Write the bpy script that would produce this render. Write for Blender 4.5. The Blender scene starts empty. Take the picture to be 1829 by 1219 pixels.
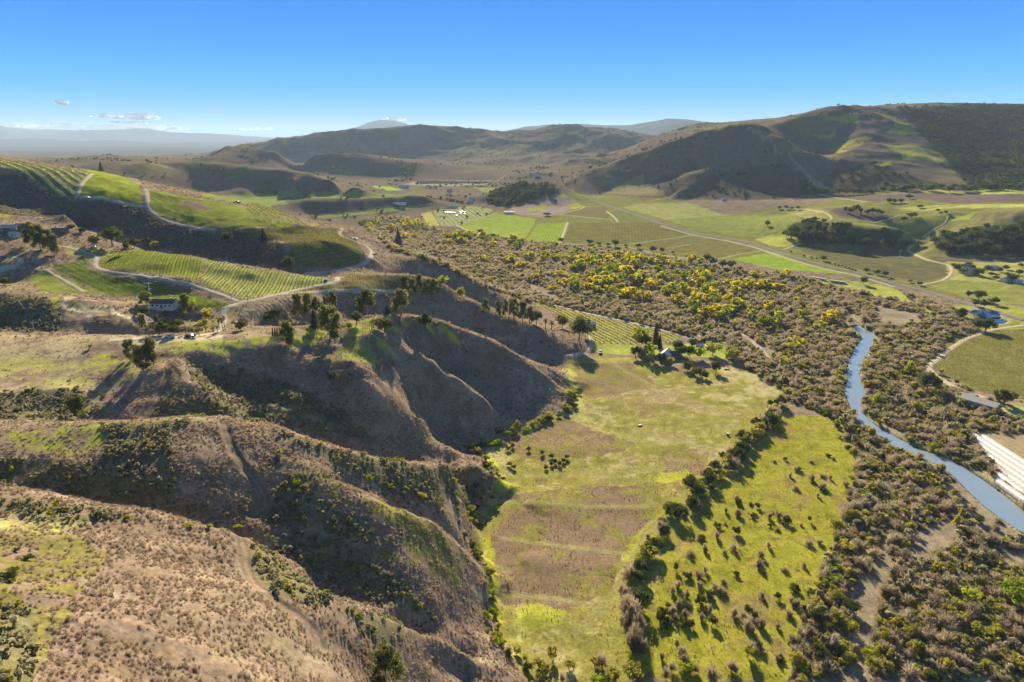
import bpy, math, random, bmesh
import numpy as np
from mathutils import Vector, Matrix
rng = np.random.default_rng(7); random.seed(7)
sc = bpy.context.scene
COL = sc.collection
# ------------------------------------------------------------------ camera
W0, H0, F0 = 1829.0, 1219.0, 1219.0
TH = math.radians(16.4); CH = 150.0
CT, ST = math.cos(TH), math.sin(TH)
def ray(px, py):
    u = (np.asarray(px, float)-W0/2)/F0; v = (H0/2-np.asarray(py, float))/F0
    return u, CT+v*ST, -ST+v*CT          # x,y,z per unit depth
def at_z(px, py, z):
    x, y, k = ray(px, py); t = (z-CH)/k; return np.array([x*t, y*t, z])
def at_y(px, py, Y):
    x, y, k = ray(px, py); t = Y/y; return np.array([x*t, Y, CH+k*t])
def at_h(px, Y, z):
    dep = Y*CT+(CH-z)*ST; return np.array([(px-W0/2)/F0*dep, Y, z])
cam = bpy.data.cameras.new('camera'); camo = bpy.data.objects.new('camera', cam); COL.objects.link(camo)
camo.location = (0, 0, CH); camo.rotation_euler = (math.pi/2-TH, 0, 0)
cam.sensor_width = 36; cam.lens = 36*F0/W0; cam.clip_start = 1; cam.clip_end = 90000
sc.camera = camo
# ------------------------------------------------------------------ height controls
# lines of (px, py, value): G = value is ground height, V = value is distance, K = (px, distance, height)
G = [
 # near hill A crest and body
 [(-150,850,68),(0,866,66),(100,878,65),(180,905,63),(300,925,58),(400,944,54),(440,955,51),(480,985,48),(520,1030,45),(600,1072,42),(680,1100,34),(740,1125,26),(800,1150,18),(860,1185,9),(930,1225,2)],
 [(-200,1219,88),(0,1219,82),(200,1219,76),(450,1219,62),(600,1219,44),(750,1219,22),(850,1219,9)],
 [(-150,1100,84),(0,1100,78),(200,1100,73),(400,1100,62),(480,1110,55),(550,1130,48),(650,1150,38),(740,1170,25),(830,1200,10)],
 [(-150,1000,78),(0,1000,73),(200,1000,68),(380,1020,58),(440,1030,54)],
 [(0,920,69),(120,940,67),(250,960,62),(350,975,57)],
 # sub spur B1
 [(480,925,43),(560,925,41),(640,965,35),(718,1014,28),(778,1075,19),(805,1110,12)],
 # B2
 [(587,850,45),(624,874,42),(663,895,39),(723,916,33),(768,932,27),(807,960,20),(850,1010,9)],
 # B3 crest
 [(-150,760,64),(0,757,63),(150,750,62),(240,748,60.5),(340,745,58.5),(400,745,57),(480,757,54),(540,775,50),(620,800,45),(700,822,37),(750,832,32),(800,833,25),(850,838,12),(885,855,4),(895,880,0.5)],
 [(-100,830,62),(0,835,61),(100,842,59.5),(200,855,56.5),(300,882,53),(380,892,50.3)],
 # C minor ridge
 [(655,790,24),(702,799,20),(742,801,16),(773,793,15),(799,801,12),(828,822,6)],
 # C ribs
 [(640,650,49),(663,696,41),(702,709,34.5),(734,732,26.5),(763,767,17),(773,786,11)],
 [(690,615,48),(742,647,37.5),(781,660,31.5),(820,684,24),(860,713,16),(891,738,6)],
 [(620,582,56),(700,565,55),(760,580,48),(850,605,36),(900,625,27),(952,647,17),(987,660,11),(1013,678,4),(1022,700,0)],
 [(700,660,39.5),(768,728,16),(800,761,6.5),(820,790,4)],
 [(729,608,43.5),(807,650,25),(850,690,13),(880,722,4.5)],
 [(600,740,34),(560,700,41),(500,700,42),(400,700,45)],[(340,650,57),(400,660,53),(500,650,51),(560,650,49)],
 [(320,645,60),(350,690,55),(400,738,47)],
 # plateau
 [(0,700,62),(100,697,60.5),(200,700,56)],[(-100,650,64),(0,650,63.5),(100,650,62.5),(200,650,61),(300,640,60),(400,630,58.5),(500,622,56.5),(560,632,50)],
 [(-100,605,66),(0,605,65),(100,602,64.5),(200,600,63.5),(300,600,62.5),(400,600,61),(500,588,60),(600,575,57),(650,570,56),(680,570,55)],
 [(580,600,55),(630,610,52),(660,600,53)],
 # hill E
 [(-150,515,75),(0,520,73),(80,528,72),(150,535,70),(200,550,66),(245,575,60)],
 [(0,560,67),(100,570,65)],[(-100,592,64),(0,592,63),(100,592,62),(200,592,59)],
 # house terrace
 [(260,560,60),(300,545,62),(340,548,61),(400,560,58)],[(300,570,56),(350,575,56)],[(300,590,56),(370,590,57),(430,590,57)],
 # vineyards / road on the left bench
 [(0,500,70),(100,500,70),(200,505,67),(300,520,64),(400,540,61),(420,545,60)],
 [(0,475,77),(100,470,75.5),(170,475,73),(250,490,70),(300,500,69),(360,515,65),(430,535,61),(500,522,60),(600,500,58.5)],
 [(200,452,75.5),(250,447,76),(360,462,73),(450,480,68),(560,495,61)],
 [(280,475,73),(400,495,66.5),(480,505,62.5)],
 [(470,550,58),(400,575,57),(520,540,57.5),(560,530,56)],
 [(600,520,55),(650,507,55),(650,525,50.5),(650,545,45)],[(600,545,48),(700,540,42)],
 # farm knoll
 [(-150,440,86),(0,450,82),(60,450,81.5),(150,445,79),(200,437,79)],[(30,420,88),(100,435,83)],[(-100,400,96),(0,400,94),(50,395,93),(110,403,88),(180,426,80),(240,440,76)],
 [(0,368,101),(60,383,95)],
 # ravine far side slope crest and fields above
 [(560,440,71),(600,435,71),(660,460,59),(600,475,57),(560,485,56)],
 [(500,440,73),(500,430,74),(520,418,76)],
 [(600,408,72),(640,425,65),(640,445,63)],
 [(610,404,70),(650,415,60),(690,435,54),(720,450,50)],
 # D2
 [(690,455,54),(750,465,50),(800,487,40),(860,515,24),(920,540,8),(950,550,2)],
 # D1
 [(660,490,57),(720,492,55),(780,500,50),(820,530,38),(870,555,29),(920,578,22),(980,605,13),(1030,625,5),(1050,634,0)],
 # foot of the hills
 [(980,740,0),(930,757,0.5),(880,783,1),(850,800,1),(855,822,1),(892,860,0.5),(885,885,0.5),(868,900,1),(845,930,1),(852,980,1),(870,1010,1),(880,1060,1),(878,1100,1),(885,1140,1),(915,1175,1),(950,1219,0)],
 # valley floor
 [(1040,650,0),(1100,650,0),(1200,650,0),(1300,650,0),(1400,650,0),(1600,650,0),(1829,650,3),(2050,650,3)],
 [(1060,720,0),(1250,720,0),(1450,720,0),(1650,720,0),(1829,720,2),(2050,720,3)],
 [(980,800,0),(1200,800,0),(1450,800,0),(1700,800,1),(1900,800,2)],
 [(950,900,0),(1200,900,0),(1450,900,0),(1700,900,0),(1900,900,1)],
 [(950,1000,0),(1200,1000,0),(1450,1000,0),(1700,1000,0),(1900,1000,0)],
 [(950,1100,0),(1200,1100,0),(1450,1100,0),(1700,1100,0),(1900,1100,0)],
 [(1050,1219,0),(1300,1219,0),(1550,1219,0),(1800,1219,0),(2000,1219,0)],
 [(1060,600,0),(1150,600,0),(1300,600,0),(1500,600,0),(1700,600,1.5),(1829,590,3),(2050,600,4)],
 [(960,560,1),(1050,560,0),(1200,550,0),(1400,550,0),(1600,550,1),(1740,562,4)],
 [(850,480,1),(950,500,0),(1100,500,0),(1300,500,0),(1500,510,1)],
 [(800,450,3),(900,460,2),(1050,450,2),(1200,460,2),(1300,480,2)],
 [(700,420,6),(760,410,8),(850,405,6),(900,430,4),(1000,430,5)],
 [(1100,440,5),(1200,450,4),(1300,470,4),(1500,500,4),(1650,520,4),(1750,545,4),(1829,560,5)],
 [(850,390,10),(900,380,14),(1000,400,10),(1100,415,10),(1200,420,10),(1300,435,9),(1400,440,11),(1500,470,8),(1600,480,7),(1700,495,7),(1829,500,9)],
 [(1000,370,17),(1100,388,16),(1200,400,16),(1300,408,16),(1380,425,15)],
 [(1020,348,24),(1150,362,25),(1250,375,25),(1300,380,24),(1400,385,27)],[(1300,362,35),(1400,362,40)],
 # wooded bluffs on the right bench
 [(1400,432,14),(1450,434,13),(1500,440,12),(1600,442,12),(1640,430,13)],[(1420,400,31),(1500,407,32),(1580,413,31),(1620,418,28)],
 [(1690,455,13),(1750,458,14),(1829,458,15)],[(1680,420,29),(1740,410,38),(1829,402,46)],
 [(1650,438,14),(1660,470,9)],
 [(1500,372,46),(1600,380,43),(1680,390,43),(1760,380,54),(1829,375,62),(2000,370,75)],
 [(1600,348,58),(1750,347,62),(1829,345,68)],
 # hill F base
 [(1080,345,27),(1130,352,30),(1200,350,36),(1300,357,38),(1400,357,42),(1460,349,48),(1560,345,54)],
 [(870,362,18),(900,365,20),(940,350,24),(980,345,27)],
 # terrace and bluff
 [(430,350,42),(500,347,41),(640,352,38),(740,352,35)],[(520,361,37),(560,362,37.5),(640,357,36),(700,354,35),(760,353,33)],
 [(560,382,20),(640,375,20),(740,365,22),(780,358,24)],[(600,392,12),(700,392,12),(760,398,9),(650,402,8)],
 [(800,345,24),(860,340,24),(800,328,25),(700,340,25),(860,326,25),(620,345,40)],
 [(345,346,48),(400,344,48),(500,343,47),(600,343,45)],
]
V = [
 [(-150,870,168),(0,862,170),(100,876,170),(180,900,170),(300,919,170),(440,945,172),(500,962,172),(600,1055,163),(700,1092,162),(780,1127,164),(850,1152,168)],
 [(640,862,208),(723,898,213),(790,918,219)],
 [(0,748,213),(200,742,235),(300,741,240),(400,741,250),(480,750,262),(560,775,264),(640,789,268)],
 [(0,352,590),(60,375,560),(120,400,540),(200,428,530),(300,450,520),(400,460,515),(450,470,515)],
 [(-150,295,640),(0,303,630),(45,308,620),(112,357,572),(200,372,570),(258,372,576),(300,390,562),(360,403,556),(450,408,556),(530,403,585)],
 [(-150,262,780),(0,280,760),(60,290,742),(120,300,738),(180,308,738),(250,325,740),(330,345,745),(430,362,758),(500,380,738),(550,399,690)],
 [(750,492,572),(820,525,571),(870,545,580)],[(750,562,463),(850,585,476),(900,603,466),(960,630,458)],
 # rolling hills mid left
 [(-100,290,2300),(100,285,2300),(180,278,2400),(250,282,2400),(330,288,2300)],
 [(262,290,1640),(350,290,1570),(430,298,1550),(520,313,1520),(590,328,1490),(632,338,1460)],
 [(140,300,1480),(200,292,1500),(262,294,1500),(290,308,1480),(320,325,1455),(345,342,1430)],[(310,300,1545),(350,318,1500),(385,340,1450)],
 [(350,293,2350),(412,266,2460),(450,272,2440),(500,288,2380),(530,297,2340)],
 [(535,292,2360),(560,278,2420),(600,275,2430),(650,277,2430),(690,290,2370),(715,303,2320)],
 [(450,302,2500),(560,306,2300),(700,312,2300)],
 [(500,285,3500),(600,288,3600),(700,288,3600),(800,298,3200),(900,300,3000)],[(700,265,3780),(850,265,3750),(1000,262,3550)],[(950,280,3300),(850,283,3500),(780,270,3700)],
 [(370,279,3650),(430,264,3700),(500,251,3800),(560,244,3850),(620,236,3900),(680,237,3900),(730,230,3950),(770,227,4000),(850,232,4100),(900,235,4100),(960,232,4000),(1000,225,3950),(1030,222,3900),(1070,230,3800),(1110,245,3700),(1135,258,3600)],
 # hill F
 [(1340,225,1660),(1310,229,1670),(1280,237,1690),(1240,247,1715),(1200,258,1740),(1130,277,1860),(1060,300,1960),(1010,321,1990),(960,330,2000)],
 [(1340,226,1655),(1380,255,1570),(1430,300,1450),(1472,335,1375)],
 [(1212,344,1470),(1228,330,1500),(1250,310,1535),(1285,297,1560),(1330,292,1560)],[(1185,338,1540),(1205,318,1610),(1235,292,1670)],[(1375,302,1530),(1400,322,1440)],
 [(890,345,1560),(935,330,1600),(985,328,1640)],
 # right mountain
 [(1372,228,1800),(1430,204,1850),(1480,192,1900),(1530,190,1950),(1590,195,2000),(1650,190,2100),(1700,186,2150),(1829,187,2200),(2000,190,2200)],
 [(1612,216,1880),(1640,235,1750),(1700,292,1480),(1722,322,1330)],
 [(1605,290,1480),(1650,330,1310)],[(1742,288,1600),(1752,318,1380)],
 [(1500,290,1480),(1540,250,1640)],[(1450,262,1700),(1458,285,1600),(1478,310,1470)],
 [(1829,260,1700),(1829,312,1330),(1780,250,1790),(1750,335,1245),(2000,300,1400)],
 # middle distance right of centre
 [(950,310,2150),(1000,300,2350),(1050,286,2500)],[(1060,277,2450),(1110,271,2500),(1180,244,2600),(1240,222,2700),(1330,222,2720)],
 [(1020,223,9000),(1050,226,9000),(1100,222,9000),(1150,219,9000),(1200,217,9000),(1262,223,9000),(1330,230,9000)],
 # far plain and mountains
 [(-200,268,8000),(0,268,8000),(200,268,8000),(350,270,7000)],[(-100,277,5000),(100,276,5000),(300,276,5000)],[(-200,263,9500),(0,263,9500),(200,262,9500),(370,264,9500)],
 [(-300,222,18000),(-100,228,18000),(0,225,18000),(40,233,18000),(100,237,18000),(180,236,18000),(240,233,18000),(300,240,18000),(400,243,18000),(430,247,18000),(500,248,18000)],
 [(-200,250,12500),(-60,252,12500),(60,248,12500),(130,253,12500),(200,251,12500),(290,257,12500),(340,254,12500),(430,261,12500)],
 [(560,243,15000),(600,236,15000),(640,225,15000),(680,217,15000),(710,222,15000),(740,230,15000),(790,237,15000),(900,238,15000)],
]
K = [
 [(0,163,56),(180,163,50),(300,164,45),(440,165,38),(600,149,32),(740,157,16),(830,161,8)],
 [(624,204,38),(723,207,24),(790,211,12)],
 [(200,220,50),(340,228,42),(480,240,30),(600,245,20),(700,252,13),(800,266,5),(860,288,1)],
 [(-100,330,59),(0,322,58),(200,324,57),(300,335,52),(400,335,53),(500,362,46),(600,385,38),(700,425,28),(800,438,19),(900,443,8),(970,450,2)],
 [(80,376,67),(200,378,62)],
 [(0,562,85),(130,548,70),(200,518,64),(300,508,58),(450,495,52),(560,490,50)],
 [(720,545,34),(800,545,22),(860,550,12),(930,560,3)],
 [(-100,1100,90),(100,1100,70),(250,1100,58),(400,1100,46),(500,1050,36),(640,790,16),(700,745,8),(780,700,3),(860,680,1)],
 [(150,1900,60),(300,1950,60),(350,1750,50),(500,1750,45),(620,1750,40)],
 [(200,3300,50),(412,2750,50),(600,2750,50)],
 [(500,4500,60),(800,4800,80),(1000,4600,80),(650,4700,70)],
 [(1340,1850,120),(1240,2000,80),(1150,2100,50)],
 [(1150,6500,80),(1300,5000,100)],[(1150,3300,50),(1040,3000,45)],
 [(0,15000,80),(200,15000,80),(400,15000,80),(0,10500,50),(200,10500,50),(400,10500,50),(700,9000,60),(900,8000,60)],
 [(1500,3500,150),(1800,3500,150),(1500,7000,100),(1800,7000,100),(1200,14000,60),(1700,14000,60)],
 [(0,26000,50),(400,26000,50),(900,26000,50),(1400,26000,50),(1829,26000,50)],
 # beyond both sides of the frame
 [(q, y, z) for q in (2150, 2500) for y, z in ((60,2),(90,2),(130,2),(180,2),(250,2),(350,2),(480,3),(650,4),(850,14),(1100,50),(1400,75),(2200,200))],
 [(q, y, z) for q in (-380, -700) for y, z in ((60,90),(100,87),(150,74),(220,66),(300,67),(400,75),(550,90),(750,124),(1200,92),(2000,92))],
 # closer than the frame shows
 [(0,45,84),(600,60,55),(914,95,2),(1300,95,0),(1829,95,0),(914,55,4),(1500,55,0),(-300,60,92)],
]
def dens(line, f):
    out = []
    for a, b in zip(line[:-1], line[1:]):
        n = max(1, int(math.hypot(b[0]-a[0], (b[1]-a[1]) if f != 'K' else 0)/26))
        for i in range(n):
            t = i/n; out.append(tuple(a[j]+(b[j]-a[j])*t for j in range(3)))
    out.append(line[-1]); return out
pts = []
for L in G:
    pts += [at_z(*p) for p in dens(L, 'G')]
for L in V:
    pts += [at_y(*p) for p in dens(L, 'V')]
for L in K:
    pts += [at_h(*p) for p in L]
pts = np.array(pts)
def conf(x, y): return np.arctan2(x, y), 0.5*np.log(x*x+y*y)
cx, cy = conf(pts[:, 0], pts[:, 1])
# drop near duplicates
keep = []
for i in range(len(cx)):
    if all((cx[i]-cx[j])**2+(cy[i]-cy[j])**2 > 0.003**2 for j in keep): keep.append(i)
cx, cy, cz = cx[keep], cy[keep], pts[keep, 2]
# solve for height in the (azimuth, log range) plane; far heights scaled by range so the fit stays even
EPS = 0.006
def kern(d2): return -np.sqrt(d2+EPS*EPS)
N = len(cx)
sclz = np.exp(cy)                       # height per range
A = np.zeros((N+3, N+3)); d2 = (cx[:, None]-cx[None])**2+(cy[:, None]-cy[None])**2
A[:N, :N] = kern(d2)-np.eye(N)*0.0015
P = np.stack([np.ones(N), cx, cy], 1); A[:N, N:] = P; A[N:, :N] = P.T
sol = np.linalg.solve(A, np.concatenate([(cz-CH)/sclz, [0, 0, 0]]))
A0, A1, R0, R1 = -0.96, 0.96, math.log(42.0), math.log(30000.0)
NA, NR = 1150, 1750
def coarse(na, nr):
    a = np.linspace(A0, A1, na); r = np.linspace(R0, R1, nr); out = np.empty((nr, na))
    w, c = sol[:N], sol[N:]
    for i in range(0, nr, 8):
        rr = r[i:i+8]; AA, RR = np.meshgrid(a, rr)
        d = (AA.ravel()[:, None]-cx)**2+(RR.ravel()[:, None]-cy)**2
        out[i:i+8] = (kern(d)@w+c[0]+c[1]*AA.ravel()+c[2]*RR.ravel()).reshape(AA.shape)
    return out
def upmat(n, m):                        # cubic interpolation matrix m <- n
    M = np.zeros((m, n)); x = np.linspace(0, n-1, m); i = np.minimum(np.floor(x).astype(int), n-2); f = x-i
    wts = [-.5*f+f*f-.5*f**3, 1-2.5*f*f+1.5*f**3, .5*f+2*f*f-1.5*f**3, -.5*f*f+.5*f**3]
    for k, wk in enumerate(wts): np.add.at(M, (np.arange(m), np.clip(i-1+k, 0, n-1)), wk)
    return M
na_c, nr_c = 384, 584
Q = coarse(na_c, nr_c)
az = np.linspace(A0, A1, NA); lr = np.linspace(R0, R1, NR)
Q = upmat(nr_c, NR)@Q@upmat(na_c, NA).T
AZ, LR = np.meshgrid(az, lr); RR = np.exp(LR)
X = RR*np.sin(AZ); Y = RR*np.cos(AZ); Z = CH+Q*RR
# ------------------------------------------------------------------ noise
def _hash(ix, iy, s):
    h = (ix.astype(np.int64)*374761393+iy.astype(np.int64)*668265263+s*2147483647) & 0xffffffff
    h = ((h ^ (h >> 13))*1274126177) & 0xffffffff
    return ((h ^ (h >> 16)) & 0xffff)/65535.0
def vnoise(x, y, s=0):                  # smooth gradient noise, about -1..1
    ix = np.floor(x); iy = np.floor(y); fx = x-ix; fy = y-iy
    ux = fx*fx*fx*(fx*(fx*6-15)+10); uy = fy*fy*fy*(fy*(fy*6-15)+10)
    def g(dx, dy):
        a = _hash(ix+dx, iy+dy, s)*2*math.pi
        return np.cos(a)*(fx-dx)+np.sin(a)*(fy-dy)
    a, b, c, d = g(0, 0), g(1, 0), g(0, 1), g(1, 1)
    return ((a+(b-a)*ux)*(1-uy)+(c+(d-c)*ux)*uy)*1.5
def fbm(x, y, wl, n, s=0, gain=.5, cell=None):
    o = np.zeros(np.shape(x)); amp = 1.0; tot = 0
    for k in range(n):
        w = wl/2**k
        v = vnoise(x/w+13.7*k, y/w-7.1*k, s+k)
        if cell is not None: v = v*np.clip((w/cell-2)/3, 0, 1)
        o += v*amp; tot += amp; amp *= gain
    return o/tot
def ridged(x, y, wl, n, s=0, cell=None):
    o = np.zeros(np.shape(x)); amp = 1.0; tot = 0
    for k in range(n):
        w = wl/2**k; v = 1-2*np.abs(vnoise(x/w+3.3*k, y/w+9.1*k, s+k))
        if cell is not None: v = v*np.clip((w/cell-2)/3, 0, 1)
        o += v*amp; tot += amp; amp *= .5
    return o/tot
def sst(x, a, b):
    t = np.clip((x-a)/(b-a), 0, 1); return t*t*(3-2*t)
CELL = RR*(A1-A0)/NA
# slope of the base surface, used to put erosion only on hillsides
def slope_of(Z):
    dr = np.gradient(Z, axis=0)/(RR*(lr[1]-lr[0])); da = np.gradient(Z, axis=1)/(RR*(az[1]-az[0]))
    return dr, da
dr, da = slope_of(Z); SL = np.hypot(dr, da)
hillm = sst(SL, .07, .3)
near = 1-sst(RR, 900, 1800)
wx = X+fbm(X, Y, 90, 2, 40)*30; wy = Y+fbm(X, Y, 90, 2, 50)*30
ero = ridged(wx, wy, 46, 4, 11, CELL)
Z = Z+near*hillm*((ero-.35)*(2.2+1.3*(RR > 255)*(RR < 420)*(X > -130))+fbm(X, Y, 24, 3, 21, cell=CELL)*.8)
far = sst(RR, 900, 1500)
wx = X+fbm(X, Y, 500, 2, 60)*150; wy = Y+fbm(X, Y, 500, 2, 70)*150
mh = sst(Z, 20, 90)
Z = Z+far*(1-sst(RR, 4600, 9000))*((ridged(wx, wy*.7, 260, 4, 31, CELL)-.35)*(24-13*sst(X, 150, 500)*(RR < 2900))*mh*(1-.65*(1-sst(X, -250, 0))*(RR < 2900))*sst(SL, .03, .2)+fbm(X, Y, 120, 3, 33, cell=CELL)*4*mh)
vf = sst(RR, 5500, 9000)
Z = Z+vf*sst(Z, 120, 350)*((ridged(X, Y, 2400, 4, 35, CELL)-.3)*110)+sst(RR, 1900, 2600)*(1-vf)*(1-mh)*fbm(X, Y, 420, 3, 36, cell=CELL)*9
# gentle unevenness of the valley floor and benches
Z = Z+(1-hillm)*(1-sst(RR, 900, 2500))*fbm(X, Y, 40, 3, 22, cell=CELL)*.35
Z = np.maximum(Z, -1.0)
def tz(x, y, Zs=None):
    """terrain height under world points"""
    Zs = Z if Zs is None else Zs
    x = np.asarray(x, float); y = np.asarray(y, float)
    a, r = conf(x, y); fa = np.clip((a-A0)/(A1-A0)*(NA-1), 0, NA-1.001); fr = np.clip((r-R0)/(R1-R0)*(NR-1), 0, NR-1.001)
    i = fa.astype(int); j = fr.astype(int); fa = fa-i; fr = fr-j
    return (Zs[j, i]*(1-fa)+Zs[j, i+1]*fa)*(1-fr)+(Zs[j+1, i]*(1-fa)+Zs[j+1, i+1]*fa)*fr
_marchY = np.exp(np.linspace(math.log(46), math.log(22000), 2600))
def hit(px, py, lift=0.0):
    """where the sight line through photo point (px,py) meets the terrain"""
    x, y, k = ray(px, py); t = _marchY/y; zs = CH+k*t; g = tz(x*t, _marchY)+lift
    b = np.nonzero(zs < g)[0]
    if len(b) == 0: j = len(t)-1; tt = t[j]
    else:
        j = max(b[0], 1); d0 = zs[j-1]-g[j-1]; d1 = g[j]-zs[j]; f = d0/(d0+d1+1e-9); tt = t[j-1]+(t[j]-t[j-1])*f
    return np.array([x*tt, y*tt, CH+k*tt])
def hits(poly): return np.array([hit(a, b) for a, b in poly])
# ------------------------------------------------------------------ world polygons from photo outlines
def inpoly(x, y, P):
    r = np.zeros(x.shape, bool); n = len(P)
    for i in range(n):
        x1, y1 = P[i]; x2, y2 = P[(i+1) % n]
        if y1 == y2: continue
        c = ((y1 > y) != (y2 > y)) & (x < (x2-x1)*(y-y1)/(y2-y1)+x1)
        r ^= c
    return r
WX1 = X+fbm(X, Y, 14, 3, 81, cell=CELL)*(2+RR*.006); WY1 = Y+fbm(X, Y, 14, 3, 91, cell=CELL)*(2+RR*.006)
def subdiv(poly, step=25):
    out = []
    for i in range(len(poly)):
        a, b = poly[i], poly[(i+1) % len(poly)]; n = max(1, int(math.dist(a, b)/step))
        out += [(a[0]+(b[0]-a[0])*k/n, a[1]+(b[1]-a[1])*k/n) for k in range(n)]
    return out
def region(poly, warp=True, maxR=None):
    """window (slices) and mask of the terrain vertices inside an outline drawn on the photo"""
    if poly is not RIV:              # land that runs out of the frame runs on beyond it
        poly = [((2070 if a >= 1829 else -260 if a <= 0 else a), b) if b > 300 else (a, b) for a, b in poly]
    Pw = hits(subdiv(poly))[:, :2]
    a, r = conf(Pw[:, 0], Pw[:, 1]); pad = 0.03
    i0 = max(0, int((a.min()-pad-A0)/(A1-A0)*NA)); i1 = min(NA, int((a.max()+pad-A0)/(A1-A0)*NA)+2)
    j0 = max(0, int((r.min()-pad-R0)/(R1-R0)*NR)); j1 = min(NR, int((r.max()+pad-R0)/(R1-R0)*NR)+2)
    sl = (slice(j0, j1), slice(i0, i1))
    xx, yy = (WX1[sl], WY1[sl]) if warp else (X[sl], Y[sl])
    return sl, inpoly(xx, yy, Pw), Pw
# river bed, cut before anything is laid on the ground
RIV = [(1520,556),(1516,575),(1528,588),(1538,598),(1540,606),(1526,622),(1517,645),(1507,672),(1508,700),(1520,730),(1543,765),(1575,788),(1608,797),(1650,815),(1700,845),(1728,875),(1760,905),(1800,935),(1850,965),(1960,1030),(2060,1090),
       (2090,1045),(1990,985),(1900,935),(1829,912),(1800,888),(1760,858),(1720,832),(1680,812),(1640,800),(1598,778),(1565,760),(1545,742),(1540,715),(1552,700),(1540,690),(1535,668),(1545,640),(1562,612),(1563,592),(1548,590),(1533,578),(1521,570),(1523,556)]
POND1 = [(1730,558),(1742,554),(1765,555),(1785,562),(1788,566),(1762,567),(1742,563)]
POND2 = [(1741,570),(1757,566),(1778,567),(1800,573),(1792,578),(1762,577),(1745,574)]
WATER = []
for poly, dep in ((RIV, 2.2), (POND1, 1.5), (POND2, 1.5)):
    sl, m, Pw = region(poly, False); zl = float(np.median([tz(a, b) for a, b in Pw]))
    lvl = zl-.45 if poly is RIV else zl-.3
    zz = Z[sl]; zz[m] = np.minimum(zz[m], lvl-dep*.4)
    mm = m.copy()
    for k in range(3):
        g = mm.copy(); g[1:] |= mm[:-1]; g[:-1] |= mm[1:]; g[:, 1:] |= mm[:, :-1]; g[:, :-1] |= mm[:, 1:]; ring = g & ~mm
        zz[ring] = np.maximum(np.minimum(zz[ring], lvl+.25+.25*k), lvl+.08+.2*k); mm = g
    WATER.append((poly, Pw, lvl))
# levelled pad under the hoop tunnels
sl, m, Pw = region([(1742,776),(1765,770),(1829,800),(1829,905),(1800,880),(1765,820)], False); zz = Z[sl]; zz[m] = .25*zz[m]+.75*float(np.median(zz[m])); PAD = (sl, m)
# ------------------------------------------------------------------ land cover
C = np.zeros(X.shape+(3,)); C2 = np.zeros(X.shape+(3,)); PH = np.zeros(X.shape); RM = np.zeros(X.shape)
SAGE = np.zeros(X.shape); DRY = np.zeros(X.shape); WOOD = np.zeros(X.shape); THK = np.zeros(X.shape); TUFT = np.zeros(X.shape)
def setc(sl, m, c, a=1.0):
    w = (m.astype(float) if m.dtype == bool else m)*a
    C[sl] = C[sl]*(1-w[..., None])+np.array(c)*w[..., None]
tan = (.24, .175, .12); pinkb = (.20, .14, .105); straw = (.46, .38, .22); grass = (.25, .225, .055); lime = (.31, .30, .028)
olive = (.15, .155, .045); sage = (.13, .12, .062); brownf = (.125, .092, .060); fieldg = (.165, .20, .032); soil = (.20, .15, .10); dkgreen = (.05, .06, .025)
roadc = (.40, .34, .26); sand = (.46, .40, .33); purple = (.13, .095, .085)
al = (slice(None), slice(None))
n1 = fbm(X, Y, 60, 4, 101, cell=CELL); n2 = fbm(X, Y, 17, 4, 111, cell=CELL); n3 = fbm(X, Y, 5, 3, 121, cell=CELL); n4 = fbm(X, Y, 200, 4, 131, cell=CELL)
setc(al, np.ones(X.shape), tan); setc(al, sst(n1+n2*.5, -.1, .5), pinkb, .8); setc(al, sst(n2+n3*.6, .15, .5), straw, .3); setc(al, sst(-n2+n3*.9, .12, .45), (.15, .105, .06), .6); setc(al, sst(-n1+n3*.5+n2*.5, .1, .4), (.17, .13, .07), .45)
flat = 1-sst(SL, .1, .25)
setc(al, flat*sst(n1+n2*.8+.1, .0, .4)*(Z > 20), grass, .5)
DRY += (1-.6*flat)
lowland = (1-sst(Z, 3, 9))*(RR < 1800)
# floodplain
FLOOD = [(640,395),(720,385),(760,410),(850,418),(1000,437),(1200,462),(1290,482),(1400,490),(1480,510),(1600,520),(1720,560),(1829,590),(1829,600),(1700,605),(1655,655),(1750,710),(1829,770),(1850,1219),(1400,1219),(1450,1060),(1495,950),(1530,860),(1515,760),(1400,715),(1330,655),(1215,602),(1110,572),(948,540),(880,520),(820,492),(760,466),(700,448),(660,412)]
sl, m, _ = region(FLOOD)
setc(sl, m, (.20, .165, .095)); fl = np.zeros(X.shape); fl[sl] = m; setc(al, fl*sst(n3+n2*.6, 0, .4), (.15, .135, .07), .5); DRY *= 1-fl
setc(al, fl*sst(n1+n2, .1, .5), (.15, .16, .05), .7); setc(al, fl*sst(n2+n3*.5, .2, .5), straw, .35); THK = fl.copy()
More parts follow.
